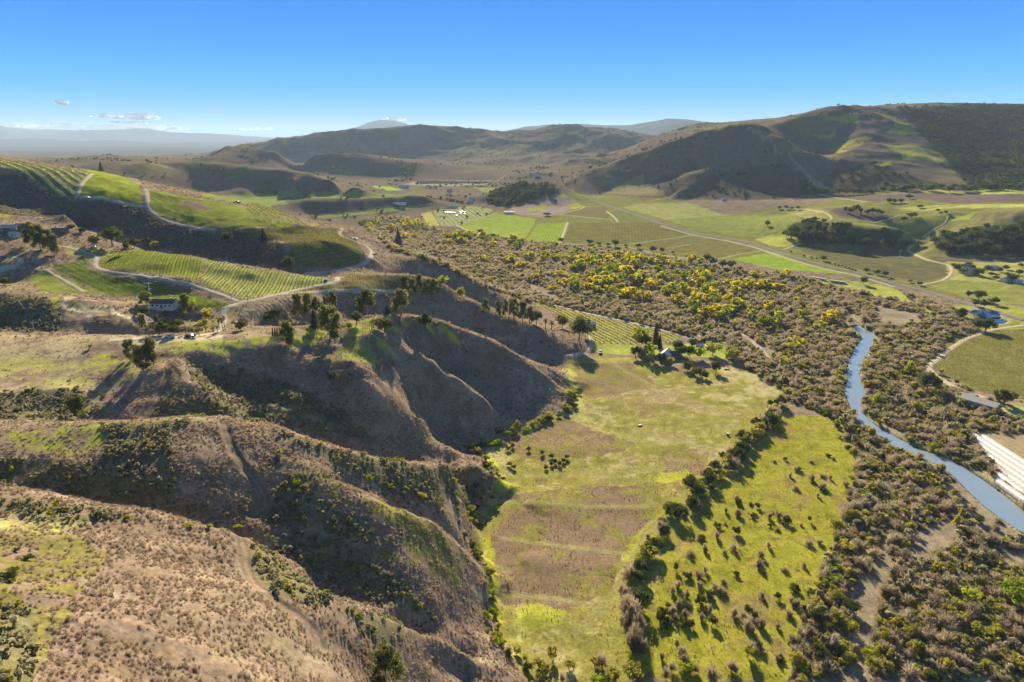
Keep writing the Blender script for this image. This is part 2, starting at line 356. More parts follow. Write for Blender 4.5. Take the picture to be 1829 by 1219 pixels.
# hills beyond, right and centre
hf = (RR > 1000).astype(float)
setc(al, hf, (.145, .112, .078)); setc(al, hf*sst(n4+n1*.6, .05, .45), (.17, .155, .055), .8); setc(al, hf*sst(-n4+n1*.8, .15, .5), (.075, .07, .035), .75)
ff = sst(RR, 2000, 3200); n5 = fbm(X, Y, 500, 5, 141, cell=CELL)
setc(al, ff*sst(n5, .0, .4), (.19, .165, .07), .7); setc(al, ff*sst(-n5+n4*.5, .1, .4), (.06, .06, .04), .8)
setc(al, sst(RR, 5500, 7500), (.10, .11, .10))
fields = []
def paint(poly, col, var=.25, warp=False, row=None, col2=None, rm=1.0, clear=True, alpha=1.0, edge=None, tuft=0.0, dry=0.0, sg=0.0):
    sl, m, Pw = region(poly, warp)
    v = 1+var*(n2[sl]*.9+n3[sl]*.6)
    C[sl] = np.where(m[..., None], C[sl]*(1-alpha)+np.array(col)*v[..., None]*alpha, C[sl])
    if row:
        (p, q, sp) = row; a, b = hit(*p)[:2], hit(*q)[:2]; d = (b-a)/np.linalg.norm(b-a); nrm = np.array([-d[1], d[0]])
        PH[sl][m] = ((X[sl]-a[0])*nrm[0]+(Y[sl]-a[1])*nrm[1])[m]/sp; RM[sl][m] = rm
        C2[sl][m] = col2 or [c*.55 for c in col]
    else: RM[sl][m] = 0
    if clear:
        DRY[sl][m] = dry; SAGE[sl][m] = sg; THK[sl][m] = 0; TUFT[sl][m] = tuft; WOOD[sl][m] = 0
    fields.append((poly, Pw)); return sl, m, Pw
# --- big natural areas
MEADOW = [(1010,648),(1075,634),(1150,642),(1215,668),(1290,655),(1330,660),(1398,700),(1380,728),(1340,762),(1305,792),(1285,832),(1235,882),(1195,915),(1165,950),(1135,1000),(1115,1050),(1095,1095),(1090,1140),(1150,1219),(940,1219),(905,1160),(885,1130),(878,1080),(868,1010),(850,970),(848,930),(878,895),(892,850),(872,820),(868,803),(930,772),(985,742),(1030,715),(1020,690)]
sl, mm, _ = paint(MEADOW, grass, .35, True, tuft=.35)
setc(sl, mm*sst(n1[sl]+n2[sl]*.9+n3[sl]*.5, .0, .45), straw, .55); setc(sl, mm*sst(n2[sl]+n3[sl]*.7-n1[sl]*.6, .1, .5), lime, .55)
setc(sl, mm*sst(n2[sl]*1.2+n3[sl]*.8-n1[sl]*.3, .12, .45), (.17, .115, .06), .7); setc(sl, mm*sst(n3[sl]*1.3+n2[sl]*.4, .25, .5), (.40, .35, .16), .5)
for P, a in (([(895,880),(1190,862),(1160,925),(1125,965),(1085,1062),(1000,1090),(895,1075),(885,1010),(875,930)], .85), ([(905,782),(1010,748),(1140,795),(1080,815),(930,822)], .75), ([(1022,652),(1120,645),(1180,690),(1060,712),(1035,700)], .7), ([(1080,700),(1200,690),(1260,720),(1180,745),(1080,735)], .35), ([(1180,800),(1270,800),(1250,850),(1190,850)], .5)):
    s2, m2, _ = region(P); TUFT[s2][m2] = 1.0
    setc(s2, m2*sst(n2[s2]*1.0+n3[s2]*.8+n1[s2]*.4+.42, .0, .5), (.185, .122, .08), min(1, a*1.05))
for P, c, a in (([(920,1090),(960,1080),(1015,1090),(1010,1115),(960,1125),(915,1110)], (.31, .32, .035), .75), ([(1160,850),(1230,838),(1240,855),(1170,865)], (.38, .36, .04), .8), ([(865,806),(880,810),(900,850),(905,870),(885,860),(880,835)], (.34, .36, .05), .9), ([(1120,960),(1180,915),(1290,820),(1285,840),(1195,925),(1135,1010),(1115,1000)], lime, .9), ([(862,960),(880,960),(890,1060),(900,1140),(885,1130),(872,1050)], lime, .8), ([(1020,655),(1040,720),(1055,760),(1035,745),(1010,700),(1005,660)], (.38,.38,.10), .7)):
    s2, m2, _ = region(P); setc(s2, m2*sst(n2[s2]+n3[s2]*.6+.5, .0, .4), c, a)
EAST = [(1385,760),(1400,745),(1470,742),(1518,768),(1530,855),(1500,900),(1495,950),(1450,1060),(1422,1150),(1400,1219),(1130,1219),(1110,1140),(1160,1080),(1190,980),(1250,905),(1320,855),(1365,800)]
paint([(1398,700),(1420,750),(1330,860),(1260,905),(1190,985),(1165,1080),(1120,1219),(1060,1219),(1090,1050),(1195,900),(1290,810),(1350,740)], grass, .3, True, tuft=.4)
sl, mm, _ = paint(EAST, (.255, .24, .03), .4, True, tuft=.5)
setc(sl, mm*sst(n2[sl]+n3[sl]*.6-n1[sl]*.5, .1, .5), (.22, .16, .06), .85); setc(sl, mm*sst(n1[sl], .15, .55), lime, .4)
setc(sl, mm*sst(n3[sl]*1.2+n2[sl]*.6, .25, .5), (.15,.12,.03), .6)
# gravel bars
for P in ([(1610,985),(1640,955),(1690,925),(1705,955),(1650,1000),(1620,1005)], [(1690,830),(1800,930),(1829,950),(1829,990),(1760,960),(1700,900)], [(1560,745),(1600,775),(1596,782),(1560,762)], [(1518,1060),(1580,972),(1592,1010),(1564,1080),(1558,1219),(1506,1219),(1514,1120)], [(930,500),(990,520),(1010,545),(960,525)], [(1360,610),(1400,640),(1360,630)], [(1560,545),(1640,560),(1650,580),(1570,580)], [(1800,360+620),(1829,1000),(1829,1040),(1790,1010)]):
    sl, m, _ = paint(P, (.24, .19, .125), .3, True)
for P in ([(1640,790),(1700,840),(1740,870),(1730,850),(1680,810)], [(1700,545),(1800,545),(1829,600),(1740,590),(1720,570)], [(1535,755),(1600,790),(1680,820),(1760,880),(1700,850),(1600,800)]):
    sl, m, _ = paint(P, (.26, .26, .05), .35, True)
# --- valley fields on the right bench
BASE = [(815,404),(890,378),(1010,345),(1100,350),(1250,360),(1400,360),(1470,348),(1640,342),(1829,342),(1829,560),(1700,530),(1520,495),(1310,468),(1200,458),(1000,436),(930,432),(840,414)]
sl, m, _ = paint(BASE, (.17, .165, .05), .3, True); BENCH = np.zeros(X.shape); BENCH[sl] = m
paint([(912,374),(1008,346),(1035,362),(1005,382),(960,388),(905,380)], (.25, .19, .15), .3, True)
paint([(1015,366),(1030,362),(1042,370),(1022,374)], lime, .2, True)
paint([(940,372),(975,366),(978,374),(945,378)], (.25,.27,.04), .2, True)
paint([(816,403),(888,382),(958,391),(955,398),(935,430),(842,413)], (.23, .30, .03), .18)
paint([(960,400),(1013,398),(1002,433),(940,430)], (.24, .31, .03), .1, row=((1013,400),(1001,432),4.5), col2=(.15,.20,.02), rm=.7)
paint([(752,382),(770,378),(786,404),(764,404)], (.33,.30,.09), .15)
paint([(772,377),(842,368),(882,374),(870,386),(805,405),(788,404)], (.20, .22, .08), .1, row=((775,378),(800,404),9), col2=(.30,.30,.16), rm=.8)
paint([(1020,400),(1180,396),(1235,414),(1220,422),(1130,436),(1006,433)], (.15, .14, .045), .3, row=((1020,402),(1006,432),5), rm=.3)
paint([(1136,437),(1225,424),(1242,420),(1370,447),(1280,462)], (.16, .145, .05), .25, row=((1242,420),(1140,437),5), rm=.3)
paint([(1003,382),(1040,373),(1083,369),(1088,392)], (.15,.13,.055), .2); paint([(1090,380),(1110,373),(1150,385),(1160,394),(1106,395)], (.14,.155,.05), .2)
paint([(1306,463),(1382,451),(1430,468),(1520,492),(1440,484),(1390,482)], (.22, .32, .02), .12)
paint([(1112,371),(1140,364),(1230,363),(1298,385),(1190,393)], (.24,.24,.08), .2)
paint([(1190,394),(1300,386),(1420,381),(1424,395),(1404,410),(1380,418),(1345,424),(1250,412)], (.20,.225,.05), .25, row=((1300,388),(1240,408),6), col2=(.13,.14,.04), rm=.5)
paint([(1348,428),(1400,412),(1430,430),(1402,442),(1376,440)], (.33,.34,.07), .2)
paint([(1412,442),(1440,436),(1620,441),(1642,460),(1688,475),(1694,492),(1650,504),(1560,489),(1462,460)], (.125,.115,.05), .35, row=((1440,440),(1640,500),6), rm=.3)
paint([(1205,358),(1340,359),(1470,351),(1478,362),(1400,371),(1300,384),(1232,364)], (.19,.15,.10), .3)
paint([(1460,373),(1490,372),(1602,386),(1570,397),(1500,387)], purple, .2); paint([(1400,373),(1450,372),(1490,388),(1440,392)], (.24,.23,.08), .2)
paint([(1452,352),(1640,346),(1829,346),(1829,358),(1700,364),(1640,355),(1560,360)], (.135,.10,.085), .25)
paint([(1520,400),(1600,396),(1690,371),(1698,386),(1680,400),(1625,420),(1560,413)], (.21,.205,.06), .3)
paint([(1700,386),(1742,381),(1732,392),(1700,395)], (.30,.36,.04), .15); paint([(1742,386),(1829,352),(1829,398),(1745,395)], (.16,.14,.07), .3)
paint([(1600,372),(1690,366),(1829,362),(1829,368),(1700,372),(1640,378)], (.30,.31,.07), .2, True)
paint([(1655,459),(1829,464),(1829,496),(1710,490),(1690,475)], (.13,.105,.07), .25); paint([(1652,506),(1700,498),(1829,514),(1829,556),(1760,541),(1690,521)], (.22,.23,.055), .3, row=((1700,500),(1829,535),6), rm=.4)
paint([(1690,468),(1829,470),(1829,510),(1760,505),(1695,500)], (.28,.27,.08), .3, True)
paint([(1658,655),(1700,606),(1762,590),(1829,584),(1829,752),(1750,700)], (.155,.125,.05), .3, row=((1829,700),(1700,640),3.2), col2=(.18,.21,.03), rm=.8)
paint([(1752,785),(1829,760),(1829,870),(1790,835)], (.30,.24,.13), .3, True); paint([(1765,720),(1829,720),(1829,748),(1780,742)], (.33,.30,.12), .3, True)
paint([(1440,495),(1510,500),(1600,515),(1640,545),(1560,530),(1480,510)], (.30,.31,.07), .3, True); paint([(1640,545),(1700,570),(1720,580),(1650,560)], (.27,.34,.03), .3, True)
# --- left vineyards and grass
paint([(202,452),(250,447),(300,452),(364,464),(354,502),(290,491),(182,478),(178,470)], (.20,.235,.028), .3, row=((364,464),(356,500),4), rm=.35)
paint([(368,465),(450,480),(558,495),(588,498),(560,512),(440,535),(358,504)], (.24,.30,.03), .2, row=((480,484),(452,530),3.4), col2=(.34,.30,.16), rm=.9)
paint([(266,338),(330,350),(430,368),(545,401),(400,407),(345,401),(300,390),(264,373)], (.195,.215,.035), .4, row=((330,352),(500,402),6), rm=.3)
paint([(310,363),(345,358),(385,378),(360,378)], pinkb, .3, True)
paint([(141,354),(152,325),(195,309),(248,325),(256,366),(230,367),(190,355)], (.23,.265,.025), .35)
paint([(-40,272),(0,284),(60,294),(140,305),(163,310),(144,326),(133,356),(106,351),(36,308),(0,299)], (.10,.13,.035), .2, row=((0,286),(110,352),7.5), col2=(.42,.42,.20), rm=.9)
paint([(205,312),(260,335),(330,350),(260,338),(250,325)], (.26,.22,.13), .3)
paint([(440,376),(480,371),(545,402),(450,393)], (.18,.21,.04), .2, row=((450,376),(470,392),5), col2=(.33,.30,.16), rm=.8)
paint([(384,411),(560,406),(604,408),(630,425),(655,452),(640,470),(600,478),(510,475),(520,445),(490,430),(440,430)], (.145,.135,.045), .3, row=((600,410),(400,420),3.5), rm=.45)
paint([(360,352),(430,346),(620,343),(745,350),(700,354),(560,362),(460,368),(380,356)], (.20,.24,.06), .2, row=((430,350),(700,352),9), rm=.2)
paint([(550,388),(700,369),(780,364),(700,378),(600,388)], (.21,.27,.05), .2)
paint([(665,332),(700,334),(720,340),(690,341)], (.25,.38,.03), .15); paint([(740,324),(880,322),(870,330),(800,333),(720,330)], (.27,.23,.17), .2)
paint([(845,334),(895,336),(880,345),(860,343)], (.20,.22,.07), .1)
paint([(88,477),(152,463),(156,480),(182,490),(300,511),(412,545),(398,552),(340,550),(262,528),(192,527)], (.13,.18,.025), .35, row=((182,492),(340,545),4), rm=.25)
paint([(50,496),(82,481),(188,526),(84,524)], (.20,.21,.045), .3); paint([(0,470),(20,472),(24,485),(0,494)], (.17,.20,.03), .3)
paint([(432,548),(520,531),(545,540),(538,556),(500,570),(440,576),(424,565)], (.20,.15,.11), .15, row=((440,548),(470,574),3), col2=(.32,.26,.20), rm=.9)
paint([(612,505),(622,491),(700,495),(742,501),(690,516),(600,518),(500,530),(520,522)], (.175,.15,.055), .3, row=((620,495),(740,505),3.5), rm=.35)
paint([(944,536),(1010,552),(1110,575),(1216,600),(1200,612),(1135,616),(1056,612),(1050,592),(1012,572)], (.30,.28,.08), .2, row=((1010,556),(1120,612),4.5), col2=(.16,.14,.05), rm=.7)
paint([(1060,614),(1135,618),(1300,612),(1300,640),(1200,640),(1060,630)], (.30,.33,.06), .3, True)
for P, c in (([(0,600),(400,598),(600,578),(500,622),(330,640),(230,690),(100,735),(0,740)], (.34,.27,.16)), ([(0,368),(38,378),(20,388),(0,392)], lime), ([(66,530),(102,530),(115,550),(88,548)], lime), ([(110,528),(180,540),(245,572),(180,575),(120,556)], straw), ([(115,440),(205,442),(200,450),(160,462),(120,455)], (.30,.31,.06)),
             ([(150,640),(235,618),(235,655),(200,665),(140,655)], lime), ([(285,612),(400,606),(495,597),(600,582),(650,570),(695,572),(740,570),(700,590),(620,602),(560,616),(450,627),(300,636)], (.33,.34,.045)),
             ([(200,604),(400,598),(400,606),(285,612),(150,625)], (.44,.37,.24)), ([(0,650),(60,640),(250,650),(240,690),(60,690),(0,680)], (.30,.27,.08)),
             ([(600,630),(618,604),(662,598),(702,625),(690,645),(668,655),(640,648)], (.24,.27,.045)), ([(722,568),(745,568),(832,606),(822,612),(764,590)], (.36,.35,.06)),
             ([(20,768),(182,762),(178,800),(120,818),(30,805)], (.25,.27,.03)), ([(0,960),(120,945),(200,985),(185,1010),(135,1060),(90,1150),(60,1219),(0,1219)], (.17,.155,.035)), ([(0,880),(60,885),(190,930),(120,950),(0,940)], (.30,.27,.09)),
             ([(450,960),(600,1075),(580,1085),(450,1045)], (.18,.17,.04)), ([(570,850),(700,905),(770,935),(820,985),(780,980),(700,935),(600,890)], (.20,.19,.03)), ([(660,990),(760,960),(840,1010),(800,1050),(740,1010)], (.20,.19,.04)),
             ([(440,408),(500,402),(600,400),(540,406)], lime), ([(150,700),(250,690),(200,730)], pinkb)):
    sl, m, _ = region(P); setc(sl, m*sst(n1[sl]*.5+n2[sl]*1.1+n3[sl]*.9+.35, .0, .55), c, .85); DRY[sl][m] *= .45; RM[sl][m] *= 0
for P in ([(180,762),(350,748),(300,790),(310,845),(335,885),(200,862),(140,835),(190,795)], [(0,810),(160,830),(330,890),(420,930),(300,915),(100,875),(0,855)], [(480,765),(620,805),(720,828),(860,842),(885,862),(845,895),(780,910),(700,880),(600,825),(540,800)], [(440,905),(530,840),(600,850),(560,880),(650,930),(690,970),(640,965),(560,945),(480,935)], [(440,980),(480,985),(610,1078),(560,1085),(470,1050)], [(600,1085),(715,1105),(715,1160),(660,1150),(635,1110)],
          [(335,650),(420,650),(560,700),(640,760),(700,795),(640,790),(470,755),(380,740),(350,690)], [(0,870),(180,905),(250,935),(120,935),(0,890)], [(0,1060),(60,1080),(60,1219),(0,1219)], [(470,960),(560,950),(640,975),(790,1110),(700,1090),(600,1050)], [(300,680),(400,740),(360,745),(250,742)], [(0,720),(140,690),(190,740),(100,750),(0,748)], [(0,552),(80,530),(120,590),(0,595)]):
    sl, m, _ = region(P); mw = m*sst(n2[sl]+n3[sl]*.5+.62, .0, .35); setc(sl, mw, sage, .75); SAGE[sl] = np.maximum(SAGE[sl], mw); DRY[sl][m] *= .3
# dark ravine side
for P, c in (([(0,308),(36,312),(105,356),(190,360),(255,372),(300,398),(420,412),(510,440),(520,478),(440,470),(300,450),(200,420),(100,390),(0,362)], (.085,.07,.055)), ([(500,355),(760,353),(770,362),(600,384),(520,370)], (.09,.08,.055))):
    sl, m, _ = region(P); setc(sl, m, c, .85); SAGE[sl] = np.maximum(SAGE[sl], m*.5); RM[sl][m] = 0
# hill F and the mountain on the right
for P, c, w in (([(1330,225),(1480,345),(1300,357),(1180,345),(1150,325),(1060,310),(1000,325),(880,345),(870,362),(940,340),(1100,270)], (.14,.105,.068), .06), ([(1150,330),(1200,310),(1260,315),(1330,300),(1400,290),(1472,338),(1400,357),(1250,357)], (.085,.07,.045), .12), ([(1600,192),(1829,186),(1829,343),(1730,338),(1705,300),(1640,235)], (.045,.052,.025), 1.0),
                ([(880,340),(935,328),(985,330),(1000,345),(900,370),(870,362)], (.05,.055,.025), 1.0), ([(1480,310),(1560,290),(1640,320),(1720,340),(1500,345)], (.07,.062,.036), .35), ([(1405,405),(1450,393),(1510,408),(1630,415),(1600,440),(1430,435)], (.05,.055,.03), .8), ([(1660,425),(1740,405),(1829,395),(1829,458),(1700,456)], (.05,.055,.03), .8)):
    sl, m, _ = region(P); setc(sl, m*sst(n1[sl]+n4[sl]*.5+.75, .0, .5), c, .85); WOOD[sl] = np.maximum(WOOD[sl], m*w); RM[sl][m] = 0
for P, c in (([(1468,213),(1530,202),(1538,220),(1500,218)], (.30,.28,.05)), ([(1450,240),(1495,236),(1494,246),(1462,246)], (.30,.28,.05)), ([(1560,200),(1600,205),(1640,240),(1610,242),(1583,238),(1600,220)], (.26,.25,.05)), ([(1575,258),(1640,262),(1680,285),(1700,300),(1660,287),(1612,287),(1610,275)], (.32,.30,.07)), ([(1478,268),(1520,250),(1560,245),(1530,262),(1500,268),(1520,275)], (.27,.25,.06)), ([(1563,290),(1590,290),(1588,296),(1570,297)], (.30,.32,.05)),
             ([(1410,240),(1470,285),(1500,290),(1440,262)], (.20,.16,.07)), ([(1330,228),(1345,226),(1480,338),(1465,340),(1400,275)], (.27,.21,.13)), ([(1640,338),(1720,342),(1800,338),(1829,348),(1760,347),(1660,345)], (.30,.34,.05)), ([(1640,225),(1700,280),(1690,272)], straw), ([(1120,325),(1150,312),(1150,325),(1190,352),(1080,345)], (.22,.19,.09))):
    sl, m, _ = region(P); setc(sl, m*sst(n1[sl]+n2[sl]*.7+1.0, .0, .4), c, .95); WOOD[sl][m] *= .05
# --- dirt roads and tracks: painted bed, with a real ribbon laid on each
ROADS = [
 ('dirt_road', 2.9, roadc, [(112,441),(150,450),(172,458),(176,463),(166,472),(172,480),(200,487),(260,494),(330,506),(390,525),(432,541),(470,533),(540,516),(585,507),(600,506),(607,500),(598,494),(575,494)]),
 ('dirt_road', 2.9, roadc, [(432,541),(410,548),(398,556),(398,566),(404,574),(392,585),(386,594)]),
 ('dirt_road', 2.8, roadc, [(612,408),(606,414),(604,420),(625,428),(650,437),(664,447),(667,458),(655,470),(620,481),(580,487),(530,491)]),
 ('farm_track', 3.2, (.40,.33,.24), [(475,529),(540,523),(620,519),(700,521),(740,519)]),
 ('farm_track', 3.0, (.42,.35,.25), [(0,482),(30,475),(40,470),(38,462),(20,460)]), ('farm_track', 2.6, (.38,.33,.20), [(80,482),(120,505),(150,522)]),
 ('farm_track', 3.4, (.40,.32,.23), [(258,338),(264,345),(262,372),(280,388),(305,398),(345,407),(384,411)]),
 ('farm_track', 3.4, (.42,.36,.24), [(145,352),(190,355),(225,365),(256,370)]), ('farm_track', 3.0, (.42,.36,.24), [(165,311),(146,328),(138,352)]),
 ('farm_track', 3.4, (.46,.40,.30), [(385,595),(340,602),(260,606),(200,608)]), ('farm_track', 3.2, (.46,.40,.30), [(420,545),(400,552)]),
 ('river_road', 3.2, (.44,.38,.29), [(945,533),(1000,548),(1060,563),(1110,573),(1190,592),(1235,606)]),
 ('river_road', 3.5, (.42,.33,.25), [(1235,606),(1280,588),(1325,597),(1355,620),(1372,640)]),
 ('farm_track', 3.2, (.46,.36,.24), [(1012,637),(1040,634),(1055,628),(1058,616),(1052,600)]),
 ('meadow_track', 1.26, (.25,.225,.075), [(1090,640),(1110,660),(1160,685),(1240,715),(1300,745)]), ('meadow_track', 1.26, (.25,.225,.075), [(885,895),(960,897),(1040,905),(1150,905)]),
 ('meadow_track', 1.54, (.25,.225,.075), [(1180,925),(1150,950),(1140,985),(1132,1010),(1110,1045),(1085,1075),(1060,1100),(1030,1130)]), ('meadow_track', 1.19, (.25,.225,.075), [(900,962),(1000,975),(1080,985),(1130,990)]), ('meadow_track', 1.19, (.25,.225,.075), [(885,1062),(990,1068),(1060,1082)]),
 ('meadow_track', 1.12, (.25,.225,.075), [(890,843),(960,850),(1060,843),(1180,842)]), ('meadow_track', 1.26, (.25,.225,.075), [(1035,738),(1085,752),(1140,770),(1210,790),(1290,810)]),
 ('valley_road', 7.0, (.20,.18,.15), [(1020,340),(1045,352),(1085,368),(1130,382),(1180,400),(1240,417),(1300,426),(1350,437),(1400,455),(1460,472),(1530,487),(1600,508),(1660,522),(1720,541),(1780,558),(1829,573)]),
 ('railway_bed', 3.5, (.40,.36,.24), [(1180,404),(1240,421),(1300,431),(1350,443),(1400,461),(1460,478),(1530,493),(1600,514)]),
 ('farm_track', 3.6, (.40,.36,.22), [(815,403),(845,417),(900,430),(1000,436),(1120,442),(1180,456),(1225,462)]), ('farm_track', 3.4, (.40,.36,.20), [(888,381),(850,393),(815,403)]), ('farm_track', 3.0, (.42,.38,.24), [(1014,398),(1000,436)]), ('farm_track', 3.0, (.40,.38,.2), [(1120,437),(1225,423)]), ('farm_track', 2.8, (.38,.37,.18), [(1190,444),(1240,436)]),
 ('farm_track', 3.0, (.42,.40,.2), [(998,384),(1040,373),(1045,369)]), ('farm_track', 3.0, (.40,.38,.2), [(998,384),(1060,390),(1095,393)]), ('farm_track', 2.8, (.42,.40,.2), [(1083,378),(1100,390),(1103,397)]),
 ('farm_track', 3.2, (.36,.38,.14), [(1275,465),(1330,453),(1375,447)]), ('farm_track', 3.4, (.38,.36,.2), [(1400,446),(1430,435)]), ('farm_track', 3.6, (.42,.34,.22), [(1645,510),(1685,502),(1703,488),(1700,475),(1660,466),(1632,455),(1618,445),(1635,437)]),
 ('farm_track', 2.8, (.42,.40,.2), [(1466,348),(1500,355),(1548,361)]), ('farm_track', 3.0, (.36,.36,.13), [(1500,392),(1560,400),(1600,388),(1640,376),(1690,368),(1780,362)]), ('farm_track', 2.8, (.40,.38,.2), [(1440,374),(1480,382),(1490,392),(1470,396)]), ('farm_track', 2.8, (.38,.36,.18), [(1695,385),(1690,400),(1660,415),(1640,430)]),
 ('dirt_road', 4.0, (.42,.35,.24), [(1829,582),(1770,590),(1725,606),(1695,625),(1668,648),(1655,656),(1670,672),(1710,695),(1760,712)]), ('dirt_road', 2.9, (.42,.34,.23), [(1745,785),(1765,810),(1790,835),(1829,870),(1850,885)]), ('dirt_road', 2.9, (.40,.34,.2), [(1780,735),(1829,742)]),
 ('hill_track', 1.6, (.30,.23,.14), [(424,948),(436,975),(437,1000),(448,1035),(490,1070),(530,1095),(560,1120),(572,1150)]), ('hill_track', 1.4, (.33,.25,.17), [(300,665),(292,690),(278,715),(255,742)]), ('hill_track', 1.5, (.28,.21,.14), [(400,755),(415,800),(440,840),(465,870),(478,900),(450,920)]),
  ('farm_track', 2.6, (.33,.28,.18), [(905,312),(880,328)]),
]
ribbons = []
for name, wd, col, line in ROADS:
    L = []
    for a, b in zip(line[:-1], line[1:]):
        n = max(2, int(math.dist(a, b)/5)); L += [(a[0]+(b[0]-a[0])*k/n, a[1]+(b[1]-a[1])*k/n) for k in range(n)]
    L.append(line[-1]); Pw = hits(L)[:, :2]
    ok = [0]
    for i in range(1, len(Pw)):                         # drop points thrown beyond a crest
        if np.linalg.norm(Pw[i]-Pw[ok[-1]]) < 14+.10*np.linalg.norm(Pw[i]): ok.append(i)
    Pw = Pw[ok]
    for _ in range(3): Pw[1:-1] = (Pw[:-2]+2*Pw[1:-1]+Pw[2:])/4
    s = np.concatenate([[0], np.cumsum(np.linalg.norm(np.diff(Pw, axis=0), axis=1))]); step = max(1.0, np.linalg.norm(Pw.mean(0))*.0025)
    t = np.linspace(0, s[-1], max(4, int(s[-1]/step))); Pw = np.stack([np.interp(t, s, Pw[:, 0]), np.interp(t, s, Pw[:, 1])], 1)
    ribbons.append((name, wd, col, Pw))
    # paint verge and bed
    a, r = conf(Pw[:, 0], Pw[:, 1]); pad = .02
    i0 = max(0, int((a.min()-pad-A0)/(A1-A0)*NA)); i1 = min(NA, int((a.max()+pad-A0)/(A1-A0)*NA)+2); j0 = max(0, int((r.min()-pad-R0)/(R1-R0)*NR)); j1 = min(NR, int((r.max()+pad-R0)/(R1-R0)*NR)+2)
    sl = (slice(j0, j1), slice(i0, i1)); xx, yy = X[sl], Y[sl]; D = np.full(xx.shape, 1e9)
    q = Pw[::max(1, len(Pw)//160)]
    if len(q) < 2: q = Pw
    for p0, p1 in zip(q[:-1], q[1:]):
        v = p1-p0; L2 = v@v+1e-9; tt = np.clip(((xx-p0[0])*v[0]+(yy-p0[1])*v[1])/L2, 0, 1)
        D = np.minimum(D, np.hypot(xx-p0[0]-tt*v[0], yy-p0[1]-tt*v[1]))
    verge = 1-sst(D, wd*.5, wd*.5+1.8); setc(sl, verge*.4, [c*.8 for c in (.36, .33, .16)] if name != 'hill_track' else (.24,.18,.12)); bed = 1-sst(D, wd*.40, wd*.55); setc(sl, bed, col)
    if name == 'hill_track':
        Z[sl] -= .55*(1-sst(D, .3, 1.9)); setc(sl, 1-sst(D, .5, 2.0), (.115, .082, .055), .75); setc(sl, 1-sst(D, .2, .7), (.24, .18, .12), .6)
    for M in (DRY, SAGE, THK, TUFT, WOOD): M[sl][D < wd*.5+1.2] = 0
    RM[sl][D < wd*.7] = 0
THK[PAD[0]][PAD[1]] = 0; setc(PAD[0], PAD[1], (.27, .21, .12), .8)
# under water, with a muddy edge
for poly, Pw, lvl in WATER:
    sl, m, _ = region(poly, False); g = m.copy()
    for k in range(6):
        q = g.copy(); q[1:] |= g[:-1]; q[:-1] |= g[1:]; q[:, 1:] |= g[:, :-1]; q[:, :-1] |= g[:, 1:]; g = q
    setc(sl, (g & ~m)*sst(n2[sl]+n3[sl]*.8+.35, 0, .4), (.27, .235, .13), .8); THK[sl][g & (n2[sl] > 0)] = 0
    setc(sl, m, (.09,.10,.06)); THK[sl][m] = 0; TUFT[sl][m] = 0
    for M in (DRY, SAGE, WOOD): M[sl][m] = 0
gl = C[..., 1]*1.0; lum = C.mean(-1, keepdims=True); greeny = sst(C[..., 1]-C[..., 0], .0, .05)[..., None]; C = C*(1-.22*greeny)+lum*np.array([1.0, .9, .45])*.22*greeny
C *= (1+.16*n3+.10*n2)[..., None]
C = np.clip(C, .012, .8)
# ------------------------------------------------------------------ helpers for materials and meshes
def newmat(name):
    m = bpy.data.materials.new(name); m.use_nodes = True; nt = m.node_tree; b = nt.nodes['Principled BSDF']
    b.inputs['Specular IOR Level'].default_value = .15; b.inputs['Roughness'].default_value = .9; return m, nt, b
def mat(name, col, rough=.8, var=.2, scale=2.0, spec=.2, metal=0.0, emit=None):
    m, nt, b = newmat(name); N_ = nt.nodes; L_ = nt.links
    tc = N_.new('ShaderNodeTexCoord'); no = N_.new('ShaderNodeTexNoise'); no.inputs['Scale'].default_value = scale; no.inputs['Detail'].default_value = 4
    L_.new(tc.outputs['Object'], no.inputs['Vector'])
    mr = N_.new('ShaderNodeMapRange'); mr.inputs['To Min'].default_value = 1-var; mr.inputs['To Max'].default_value = 1+var; L_.new(no.outputs['Fac'], mr.inputs['Value'])
    mx = N_.new('ShaderNodeVectorMath'); mx.operation = 'SCALE'; mx.inputs[0].default_value = col; L_.new(mr.outputs[0], mx.inputs['Scale']); L_.new(mx.outputs[0], b.inputs['Base Color'])
    b.inputs['Roughness'].default_value = rough; b.inputs['Specular IOR Level'].default_value = spec; b.inputs['Metallic'].default_value = metal
    return m
def grid_mesh(name, X, Y, Z):
    nr, na = X.shape; me = bpy.data.meshes.new(name)
    co = np.stack([X, Y, Z], -1).reshape(-1, 3).astype(np.float32); idx = np.arange(nr*na).reshape(nr, na)
    q = np.stack([idx[:-1, :-1], idx[:-1, 1:], idx[1:, 1:], idx[1:, :-1]], -1).reshape(-1, 4)
    me.vertices.add(len(co)); me.vertices.foreach_set('co', co.ravel())
    me.loops.add(q.size); me.loops.foreach_set('vertex_index', q.ravel().astype(np.int32))
    me.polygons.add(len(q)); me.polygons.foreach_set('loop_start', np.arange(0, q.size, 4, dtype=np.int32)); me.polygons.foreach_set('use_smooth', np.ones(len(q), bool))
    me.update(calc_edges=True); return me
def add_obj(name, me, parent=None, material=None, **kw):
    o = bpy.data.objects.new(name, me); COL.objects.link(o)
    if parent: o.parent = parent
    if material and me: me.materials.append(material)
    for k, v in kw.items(): o[k] = v
    return o
